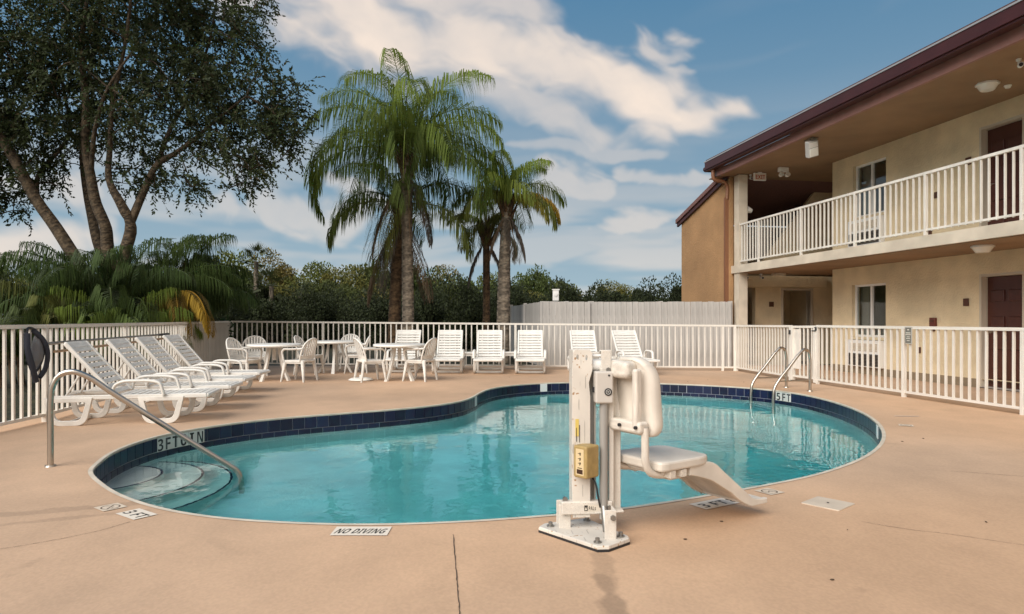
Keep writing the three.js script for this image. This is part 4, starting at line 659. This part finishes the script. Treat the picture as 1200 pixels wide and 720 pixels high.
// ---- the big many-stemmed tree beyond the side fence
{
  const r = rng(12), D = 15.2, K = D / 800, P = (x, y, dz = 0) => V((x - 600) * K, 1.25 + (374 - y) * K, -D + dz);
  const o = P(135, 374).setY(0), T = thing('broadleaf_tree', 'tall dark many-stemmed broadleaf tree rising behind the side fence', 'tree', [o.x, 0, o.z]); const sub = (v) => v.clone().sub(o);
  const stems = [
    [[P(128, 440), P(118, 350, .1), P(101, 314, .2), P(76, 269, .3), P(57, 238, .4), P(37, 195, .5), P(10, 150, .6), P(-20, 105, .9), P(-45, 40, 1.1)], [.30, .24, .2, .18, .12, .07]],
    [[P(135, 440), P(125, 340, -.2), P(104, 281, -.3), P(94, 250, -.4), P(85, 220, -.5), P(77, 180, -.6), P(78, 120, -.6), P(84, 60, -.7), P(92, -20, -.8)], [.24, .18, .15, .12, .10, .05]],
    [[P(140, 440), P(134, 340), P(129, 290, .1), P(130, 268, .2), P(122, 241, .3), P(119, 211, .4), P(113, 175, .4), P(117, 130, .5), P(115, 70, .6), P(125, -10, .6)], [.27, .22, .19, .16, .12, .05]],
    [[P(146, 440), P(146, 340, .1), P(152, 299, .2), P(159, 266, .2), P(152, 245, .3), P(140, 215, .4), P(144, 180, .5), P(150, 130, .6), P(170, 70, .8), P(185, 0, 1)], [.27, .22, .18, .10, .07, .04]],
    [[P(159, 262, .2), P(171, 226, .1), P(184, 193, 0), P(205, 180, 0), P(232, 163, .1), P(262, 140, .2), P(295, 118, .3)], [.15, .12, .09, .06, .03]],
    [[P(184, 193, 0), P(190, 150, -.3), P(210, 100, -.5), P(230, 40, -.6), P(240, -30, -.7)], [.09, .07, .05, .03]],
    [[P(57, 238, .4), P(45, 205, 0), P(60, 150, -.6), P(40, 90, -1), P(20, 20, -1.2)], [.10, .08, .06, .04]],
    [[P(119, 211, .4), P(140, 165, .9), P(165, 130, 1.3), P(200, 95, 1.6)], [.09, .07, .05, .03]],
    [[P(10, 150, .6), P(-20, 170, .9), P(-50, 190, 1.1)], [.07, .05, .03]],
  ];
  const trunk = [], nodes = [];
  for (const [pts, rad] of stems) { trunk.push(limb(pts.map(sub), rad.map((q) => q * .62), 9)); const c = new THREE.CatmullRomCurve3(pts); for (let i = 6; i <= 40; i++) { const p = c.getPoint(i / 40); if (p.y > 4.2) nodes.push(p); } }
  part('trunk', trunk, mat.bark, T);
  // crown volume: overlapping lobes (pixels only as a plan of the outline; depth is real)
  const lobes = [[60, 40, 95, 90], [150, 20, 100, 90], [0, 90, 80, 80], [235, 50, 75, 75], [270, 120, 62, 58], [200, 130, 80, 60], [110, 120, 90, 70], [40, 150, 70, 55], [290, 175, 45, 42], [240, 185, 60, 35], [-40, 160, 60, 60], [60, 205, 36, 26], [150, 195, 40, 28], [320, 130, 34, 42], [100, -50, 150, 70], [225, -30, 80, 60], [-15, 215, 26, 40], [210, 218, 34, 18], [285, 205, 26, 24], [325, 165, 24, 26], [-60, 30, 80, 90], [2, 238, 20, 28], [-30, 205, 40, 45]];
  const Lv = new Leaves(), twigs = []; const weights = lobes.map(([, , a, b]) => a * b), tot = weights.reduce((a, b) => a + b);
  for (let i = 0; i < 1060; i++) {
    let q = r() * tot, k = 0; while (q > weights[k]) q -= weights[k++];
    const [cx, cy, rx, ry] = lobes[k], d = rdir(r), m = Math.pow(r(), .42), c = P(cx + d.x * rx * m, cy + d.y * ry * m, d.z * m * (rx * K) * 1.15 + (k % 3 - 1) * .3);
    let best = nodes[0], bd = 1e9; for (const nd of nodes) { const e = nd.distanceToSquared(c) + (nd.y > c.y ? .3 : 0); if (e < bd) { bd = e; best = nd; } }
    const dist = Math.sqrt(bd);
    if (dist > .12) { const mid = best.clone().lerp(c, .5).add(V((r() - .5) * .2, .10 * dist + (r() - .5) * .15, (r() - .5) * .2)); const r0 = Math.min(.05, .008 + dist * .014); twigs.push(limb([sub(best), sub(mid), sub(c)], [r0, r0 * .55, .004], 4)); if (dist > .5) nodes.push(mid); nodes.push(c); }
    // sprays of small leaves along drooping shoots, with a spread that leaves gaps
    const shoots = 5 + Math.floor(r() * 4), out = c.clone().sub(P(120, 120)).setY(0).normalize();
    for (let s = 0; s < shoots; s++) {
      const dir = rdir(r).multiplyScalar(.8).addScaledVector(out, .45).add(V(0, .05, 0)).normalize(), Ls = .32 + r() * .42, n = 15 + Math.floor(r() * 8); let p = c.clone(); const shade = .7 + r() * .6;
      for (let j = 0; j < n; j++) { p = p.addScaledVector(dir, Ls / n); dir.y -= .045; dir.normalize(); const ld = dir.clone().multiplyScalar(.9).add(rdir(r).multiplyScalar(.8)).normalize(), sd = V().crossVectors(ld, rdir(r)).normalize(), g = shade * (.8 + r() * .4); Lv.leaf(sub(p), ld, sd, .062 + r() * .052, .0155 + r() * .012, r() < .05 ? [.07 * g, .055 * g, .02 * g] : [.042 * g, .060 * g, .019 * g]); }
    }
  }
  part('limbs', twigs, mat.bark, T);
  part('crown', [Lv.geo()], mat.leaf, T);
}
// ---- palms
function frondGeo(r, { len = 3, elev = 1, droop = 2, n = 80, leaf = .55, w = .014, hang = .9, col, plumose = .5, start = .12, rr = .02, curl = 0 }) {
  const L = new Leaves(), pts = []; let p = V(0, 0, 0), x = 0; const S = 26;
  for (let i = 0; i <= S; i++) { const t = i / S, e = elev - droop * Math.pow(t, 1.35); pts.push(p.clone()); p = p.clone().add(V(Math.sin(curl * t) * len / S * .5, Math.sin(e) * len / S, Math.cos(e) * len / S)); x += 1; }
  const c = new THREE.CatmullRomCurve3(pts);
  for (let i = 0; i < n; i++) {
    const t = start + (1 - start) * (i + r() * .8) / n, q = c.getPoint(Math.min(1, t)), tg = c.getTangent(Math.min(1, t)), prof = Math.pow(Math.sin(Math.PI * clamp01(.16 + t * .80)), .6);
    for (const s of [-1, 1]) {
      const lat = V(s, 0, 0), upn = V().crossVectors(tg, lat).multiplyScalar(s).normalize(); if (upn.y < 0) upn.negate();
      let d = lat.clone().multiplyScalar(.85).addScaledVector(tg, .45 + .4 * t).addScaledVector(upn, (r() - .35) * plumose).normalize();
      const ll = leaf * prof * (.75 + r() * .4), h = hang * (.75 + r() * .5), g = .72 + r() * .56, cc = [col[0] * g, col[1] * g, col[2] * g];
      const ww = w * (.8 + r() * .4), wd = V().crossVectors(d, V(0, 1, 0)).normalize(); if (wd.lengthSq() < .1) wd.set(1, 0, 0);
      const a = q.clone(), b = a.clone().addScaledVector(d, ll * .36); d = d.clone().add(V(0, -h, 0)).normalize(); const e = b.clone().addScaledVector(d, ll * .34); d = d.clone().add(V(0, -h * 1.2, 0)).normalize(); const f = e.clone().addScaledVector(d, ll * .30);
      const o = (v, k) => v.clone().addScaledVector(wd, k * ww);
      L.tri(o(a, .5), o(b, 1), o(a, -.5), cc); L.tri(o(b, 1), o(b, -1), o(a, -.5), cc); L.tri(o(b, 1), o(e, .8), o(b, -1), cc); L.tri(o(e, .8), o(e, -.8), o(b, -1), cc); L.tri(o(e, .8), f, o(e, -.8), cc);
    }
  }
  const rachis = limb(pts.filter((_, i) => i % 3 === 0 || i === S), [rr, rr * .6, rr * .25], 5); const k = rachis.attributes.position.count, cl = new Float32Array(k * 3); for (let i = 0; i < k; i++) cl.set([col[0] * 1.5, col[1] * 1.35, col[2] * 1.2], i * 3);
  rachis.setAttribute('color', new THREE.BufferAttribute(cl, 3)); return join([L.geo(), rachis]);
}
const GREEN = [.155, .215, .030], DKGREEN = [.085, .130, .022], YEL = [.40, .26, .030], OLIVE = [.14, .145, .03], DEAD = [.19, .135, .085], GREYDEAD = [.16, .135, .11];
function queenPalm(label, trunkPts, rad, fronds, seed, trunkMat, extra = []) {
  const r = rng(seed), b = trunkPts[0], T = thing('queen_palm', label, 'palm tree', [b.x, 0, b.z], 0, 'feathery palms behind the far fence'), sub = (v) => v.clone().sub(V(b.x, 0, b.z)), top = sub(trunkPts[trunkPts.length - 1]);
  const tr = part('trunk', [limb(trunkPts.map(sub), rad, 14)], trunkMat, T);
  // ring scars on the stem
  const c = new THREE.CatmullRomCurve3(trunkPts.map(sub)), H = c.getLength(); const rings = []; for (let y = .2; y < H - .3; y += .16 + r() * .10) { const t = y / H, p = c.getPoint(t), f = t * (rad.length - 1), i = Math.min(rad.length - 2, Math.floor(f)), rr = lerp(rad[i], rad[i + 1], f - i); rings.push(new THREE.TorusGeometry(rr - .002, .007, 5, 18).rotateX(Math.PI / 2 + (r() - .5) * .1).translate(p.x, p.y, p.z)); } part('ring_scars', rings, trunkMat, tr);
  // old leaf bases
  const boots = []; for (let i = 0; i < 16; i++) { const a = i * 2.4, h = -.55 + i * .035; boots.push(limb([V(Math.cos(a) * .09, h, Math.sin(a) * .09).add(top), V(Math.cos(a) * .2, h + .22, Math.sin(a) * .2).add(top), V(Math.cos(a) * .34, h + .55, Math.sin(a) * .34).add(top)], [.06, .045, .02], 5)); } part('leaf_bases', boots, mat.palmBrown, T);
  for (const f of [...fronds, ...extra]) { const m = part('frond', [frondGeo(r, f)], mat.leaf, T); m.position.copy(top).add(V(0, f.lift ?? 0, 0)); m.rotation.set(0, f.az, (r() - .5) * .25); }
  return T;
}
const ground = (px, Z) => (px - 600) / 800 * Z;
const fr = (r, n, o) => Array.from({ length: n }, (_, i) => { const t = i / n; return { az: i * 2.3999 + (o.az0 ?? 0) + (r() - .5) * .3, elev: lerp(o.e0, o.e1, t) + (r() - .5) * .15, droop: lerp(o.d0, o.d1, t) * (.9 + r() * .2), len: o.len * (.85 + r() * .25), n: o.n ?? 80, leaf: o.leaf, w: o.w ?? .010, hang: o.hang, col: [0, 1, 2].map((k) => lerp(o.c0[k], o.c1[k], Math.pow(t, 2))), curl: (r() - .5) * .5 }; });
{
  const Z = 19.2, r = rng(21), X = ground(478, Z), y = (py) => 1.25 + (374 - py) * Z / 800;
  const dead = (az, len, d, c = DEAD, droop = .5, e = -1.0) => ({ az, elev: e, droop, len, n: 60, leaf: .5, w: .012, hang: 1.5, col: c, plumose: .2, lift: -.35 });
  queenPalm('tall feathery palm with smooth grey trunk and huge drooping crown', [V(X, -.1, -Z), V(X + .0, 1.5, -Z), V(X - .02, 3.2, -Z), V(X - .04, y(186), -Z)], [.19, .17, .165, .15, .16], fr(r, 25, { e0: 1.54, e1: .30, d0: 1.85, d1: 2.7, len: 3.75, leaf: 1.2, hang: 3.0, c0: GREEN, c1: DKGREEN, n: 88, w: .012 }), 211, mat.palmGrey, [dead(-1.3, 2.6, 0, DEAD), dead(-2.2, 2.9, 0, GREYDEAD), dead(1.2, 2.3, 0, GREYDEAD), dead(.2, 2.4, 0, DEAD)]);
  const Z2 = 19.7, X2 = ground(461, Z2), r2 = rng(22);
  queenPalm('shaggy brown-stemmed palm close behind the tall grey-trunked palm', [V(X2, -.1, -Z2), V(X2 + .05, 1.8, -Z2), V(X2 + .15, 3.5, -Z2), V(X2 + .22, y(238), -Z2)], [.2, .17, .16, .15], fr(r2, 11, { e0: 1.3, e1: -.3, d0: 1.9, d1: 2.0, len: 2.9, leaf: 1.05, hang: 3, w: .013, c0: DKGREEN, c1: OLIVE, az0: 1 }), 212, mat.palmBrown, [dead(-1.7, 2.7, 0, DEAD), dead(-2.4, 2.3, 0, GREYDEAD), dead(2.6, 2.6, 0, DEAD), dead(.9, 2.6, 0, DEAD), dead(-.6, 2.2, 0, GREYDEAD)]);
  const Z3 = 20.2, X3 = ground(590, Z3), r3 = rng(23), y3 = (py) => 1.25 + (374 - py) * Z3 / 800;
  queenPalm('smaller feathery palm with a yellowing frond, grey trunk', [V(X3 - .02, -.1, -Z3), V(X3, 1.6, -Z3), V(X3 + .04, 3.2, -Z3), V(X3 + .10, y3(236), -Z3)], [.22, .2, .19, .16, .13], fr(r3, 13, { e0: 1.45, e1: .1, d0: 1.6, d1: 2.2, len: 2.15, leaf: .85, hang: 2.6, w: .012, c0: GREEN, c1: OLIVE, n: 70 }), 213, mat.palmGrey, [{ az: 1.5, elev: .45, droop: 2.0, len: 1.95, n: 70, leaf: .75, w: .014, hang: 2.2, col: YEL }, { az: 1.15, elev: .3, droop: 1.9, len: 1.7, n: 60, leaf: .65, w: .014, hang: 2.2, col: [.26, .23, .03] }, dead(1.6, 1.5, 0, GREYDEAD), dead(-1.5, 1.4, 0, DEAD), dead(.4, 1.6, 0, GREYDEAD)]);
  const Z4 = 22, X4 = ground(569, Z4), r4 = rng(24), y4 = (py) => 1.25 + (374 - py) * Z4 / 800;
  queenPalm('thin-stemmed young palm between the two grey-trunked palms', [V(X4, -.1, -Z4), V(X4 + .03, 1.5, -Z4), V(X4 + .02, y4(268), -Z4)], [.15, .12, .11], fr(r4, 7, { e0: 1.3, e1: -.1, d0: 1.9, d1: 2.1, len: 1.5, leaf: .6, hang: 2, w: .012, c0: OLIVE, c1: OLIVE, n: 66 }), 214, mat.palmBrown, [dead(-1.4, 1.6, 0, GREYDEAD), dead(1.5, 1.5, 0, GREYDEAD)]);
}
// ---- bushy clump palms at the foot of the big tree
function clumpPalm(label, x, z, seed, n, { len, h, spread = .5, c0 = [.034, .064, .014], c1 = [.060, .098, .019], extra = [], e0 = 1.5, e1 = .75, d0 = 1.5, d1 = 2.1, hang = 1.0, leaf = .5 }) {
  const r = rng(seed), T = thing('clump_palm', label, 'palm', [x, 0, -z], 0, 'bushy palms beneath the big tree');
  for (let i = 0; i < 7; i++) { const a = i * 2.4, s = spread * Math.sqrt(i / 7); part('stem', [limb([V(Math.cos(a) * s, -.05, Math.sin(a) * s), V(Math.cos(a) * s * 1.2, h * .6, Math.sin(a) * s * 1.2), V(Math.cos(a) * s * 1.5, h * (.8 + .3 * r()), Math.sin(a) * s * 1.5)], [.06, .05, .045], 7)], mat.palmBrown, T); }
  for (let i = 0; i < n; i++) { const t = i / n, a = i * 2.3999, s = spread * r(), cg = r(); const m = part('frond', [frondGeo(r, { len: len * (.8 + .4 * r()), elev: lerp(e0, e1, t), droop: lerp(d0, d1, t), n: 66, leaf: leaf * 1.5, w: .008, hang: hang * 2.8, plumose: .45, col: [0, 1, 2].map((k) => lerp(c0[k], c1[k], cg)), curl: (r() - .5) * .5 })], mat.leaf, T); m.position.set(Math.cos(a) * s, h * (.55 + .5 * r()) * (1 - .25 * t), Math.sin(a) * s); m.rotation.set(0, -a + Math.PI / 2 + (r() - .5) * .5, 0); }
  for (const f of extra) { const m = part('frond', [frondGeo(r, f)], mat.leaf, T); m.position.set(...f.at); m.rotation.y = f.az; m.userData.label = 'yellowing frond drooping over the fence'; }
  return T;
}
const yf = (x, y, z, az, len, elev, droop, col = YEL) => ({ at: [x, y, z], az, len, elev, droop, n: 60, leaf: .42, w: .014, hang: 1.6, plumose: .2, col });
clumpPalm('tall dark clump palm beside the tree with yellow fronds over the fence', -7.75, 15.9, 301, 48, { e1: .9, len: 1.4, h: 2.3, spread: .55, leaf: .52, hang: 1.15, extra: [yf(.55, 1.75, 1.3, .9, 1.75, .3, 1.9), yf(.45, 1.75, 1.25, .55, 1.6, .3, 1.9, [.30, .21, .04]), yf(.35, 1.72, 1.2, .2, 1.45, .25, 1.8, [.24, .18, .035]), yf(.55, 1.7, 1.35, 1.05, 1.65, .15, 1.8), yf(.5, 1.68, 1.3, .75, 1.6, .1, 1.7, [.34, .22, .04]), yf(.3, 1.7, 1.1, -.2, 1.3, .3, 1.8, [.22, .17, .04])] });
clumpPalm('spreading clump palm wrapped round the stems of the big tree', -8.45, 14.4, 302, 52, { len: 1.9, h: 1.9, spread: .9 });
clumpPalm('low clump palm beside the parked car end of the fence', -9.35, 13.6, 303, 40, { len: 1.5, h: 1.1, spread: .9, c1: OLIVE });
clumpPalm('low light-green clump palm just behind the side loungers fence', -8.0, 13.7, 304, 34, { e1: .7, len: 1.4, h: 1.0, spread: .7, c0: GREEN, c1: [.09, .14, .03] });
{ // small shrub poking through the fence corner
  const r = rng(61), o = thing('corner_shrub', 'small leafy sprig growing at the corner of the pool fence', 'shrub', [-7.45, 0, -17.7]), L = new Leaves(); for (let i = 0; i < 160; i++) { const p = V((r() - .5) * .3, .5 + r() * .75, (r() - .5) * .3), d = rdir(r).add(V(0, .4, 0)).normalize(); L.leaf(p, d, V().crossVectors(d, rdir(r)).normalize(), .12 + r() * .08, .03, [.03, .05 + r() * .03, .015]); } part('foliage', [L.geo()], mat.leaf, o); part('stem', [limb([V(0, -.05, 0), V(.03, .5, 0), V(0, 1.1, .03)], [.015, .012, .006], 5), limb([V(0, .3, 0), V(-.08, .7, .04), V(-.12, 1.05, .05)], [.012, .008, .004], 5)], mat.bark, o);
}
// ---- wood beyond: individual trees, shrubs and fan palms
{
  const r = rng(404);
  function bushyCrown(seed, n, col, leaf) { const q = rng(seed), L = new Leaves(), blobs = []; for (let i = 0; i < 15; i++) { const d = rdir(q); blobs.push([d.x * .66, .52 + d.y * .44, d.z * .66, .12 + q() * .30]); } for (let i = 0; i < n; i++) { const b = blobs[Math.floor(q() * blobs.length)], d = rdir(q), m = Math.pow(q(), .3) * b[3], p = V(b[0] + d.x * m, b[1] + d.y * m * .85, b[2] + d.z * m), ld = d.clone().multiplyScalar(.6).add(rdir(q)).normalize(), g = .6 + q() * .8; L.leaf(p, ld, V().crossVectors(ld, rdir(q)).normalize(), leaf * (.7 + q() * .6), leaf * .34, [col[0] * g, col[1] * g, col[2] * g]); } return L.geo(); }
  const cols = [[.125, .145, .030], [.085, .115, .028], [.165, .155, .034], [.095, .115, .032], [.185, .150, .044]];
  const crowns = cols.map((c, i) => bushyCrown(500 + i, [13000, 9000, 15000, 8000, 14000][i], c, [.045, .06, .036, .066, .04][i])), trunkG = limb([V(0, -.02, 0), V(.03, .25, .02), V(-.02, .55, 0)], [.045, .035, .02], 7), limbG = join([limb([V(-.01, .42, 0), V(.2, .62, .1), V(.4, .75, .15)], [.02, .014, .005], 5), limb([V(-.01, .38, 0), V(-.2, .6, -.1), V(-.42, .72, -.1)], [.02, .014, .005], 5)]);
  const looks = ['mid-green', 'dark green', 'olive-yellow', 'grey-green', 'brownish'];
  const tree = (x, z, w, h, k, label) => { const T = thing('wood_tree', label, 'tree', [x, -.05, -z], r() * 6.28, 'trees of the wood beyond the fence'); for (const [nm, g, m] of [['trunk', trunkG, mat.bark], ['limbs', limbG, mat.bark], ['crown', crowns[k], mat.leaf]]) { const c = share(nm, g, m, T); c.scale.set(w, h, w); } };
  // back row: sky line; pixel x of the stem, distance, top of the crown in the picture's height
  const rowA = [[-140, 48, 300], [-75, 46, 300], [-10, 47, 298], [45, 45, 304], [100, 46, 310], [150, 47, 305], [205, 46, 300], [262, 44, 296], [310, 45, 300], [355, 46, 308], [398, 46, 314], [438, 47, 316], [482, 47, 310], [528, 47, 312], [566, 48, 318], [612, 50, 326], [655, 58, 333], [705, 60, 332], [748, 62, 338], [790, 62, 341], [830, 60, 340]];
  rowA.forEach(([px, Z, py], i) => { const h = 1.25 + (374 - py) * Z / 800, k = [0, 2, 1, 0, 3, 1, 2, 0, 4, 0, 2, 3, 1, 4, 0, 1, 3, 2, 1, 0, 1][i]; tree(ground(px, Z) + (r() - .5), Z + (r() - .5) * 3, 2.5 + r() * .9, h * (.76 + r() * .2), k, `${looks[k]} bushy tree on the skyline of the wood, ${['behind the parked car', 'behind the big tree', 'behind the clump palms', 'behind the round tables', 'behind the tall palm', 'behind the small palm', 'behind the board fence'][Math.min(6, Math.floor(i / 3))]}`); });
  const rowB = [[-110, 38, 318], [-40, 37, 322], [25, 38, 326], [85, 36, 330], [145, 37, 322], [215, 37, 318], [282, 36, 322], [330, 37, 330], [385, 37, 326], [430, 36, 335], [505, 37, 330], [548, 38, 328], [602, 39, 338], [640, 42, 344], [690, 46, 346], [740, 48, 350], [785, 48, 350]];
  rowB.forEach(([px, Z, py], i) => { const h = 1.25 + (374 - py) * Z / 800, k = i % 5; tree(ground(px, Z), Z + (r() - .5) * 2, 2.1 + r() * .5, h * .86, k, `lower ${looks[k]} tree at the edge of the wood, ${['behind the parked car', 'behind the big tree', 'behind the clump palms', 'behind the round tables', 'behind the tall palm', 'behind the board fence'][Math.min(5, Math.floor(i / 3))]}`); });
  // understory in the gaps of the fence
  const U = bushyCrown(777, 9000, [.034, .046, .015], .055);
  for (let i = 0; i < 30; i++) { const px = -120 + i * 31, Z = 30 + (i % 3) * 2.2; const T = thing('shrub', `dark low shrub in the understory ${['behind the side fence', 'behind the tables', 'behind the palms', 'behind the board fence'][Math.min(3, Math.floor(i / 8))]}`, 'shrub', [ground(px, Z), -.1, -Z], r() * 6, 'understory shrubs at the edge of the wood'); const c = share('foliage', U, mat.leaf, T); c.scale.set(1.7 + r() * .4, 2.0 + r() * .9, 1.7); }
  // fan palms standing out of the wood
  const fan = (() => { const q = rng(91), L = new Leaves(); for (let f = 0; f < 26; f++) { const d = rdir(q); d.y = d.y * .8 + .15; d.normalize(); const stem = d.clone().multiplyScalar(.55), sdir = V().crossVectors(d, V(0, 1, 0)).normalize(), g = .7 + q() * .6; for (let k = -6; k <= 6; k++) { const a = k * .2, ld = d.clone().multiplyScalar(Math.cos(a)).addScaledVector(sdir, Math.sin(a)).add(V(0, -.25, 0)).normalize(); L.leaf(stem, ld, V().crossVectors(ld, V(0, 1, 0)).normalize(), .55, .028, [.07 * g, .085 * g, .03 * g]); } L.leaf(V(0, 0, 0), d, sdir, .6, .015, [.06, .06, .03]); } return L.geo(); })();
  const fanTrunk = limb([V(0, 0, 0), V(.03, .5, 0), V(0, 1, 0)], [.14, .12, .11], 8);
  for (const [px, Z, py, s, label] of [[300, 34, 306, 1.0, 'fan palm topping the wood behind the corner table'], [318, 33, 335, 1.0, 'low fan palm at the wood edge behind the corner table'], [352, 34, 345, .9, 'short fan palm at the wood edge beyond the middle table'], [437, 33, 352, .9, 'short fan palm at the wood edge beside the tall palm trunk'], [627, 52, 332, 1.1, 'small round-headed palm above the wood by the board fence']]) { const h = 1.25 + (374 - py) * Z / 800, T = thing('fan_palm', label, 'palm tree', [ground(px, Z), -.05, -Z], px, 'fan palms in the wood'); const t = share('trunk', fanTrunk, mat.palmGrey, T); t.scale.y = h; const c = share('crown', fan, mat.leaf, T); c.position.y = h; c.scale.setScalar(s); }
}

renderer.render(scene, camera);
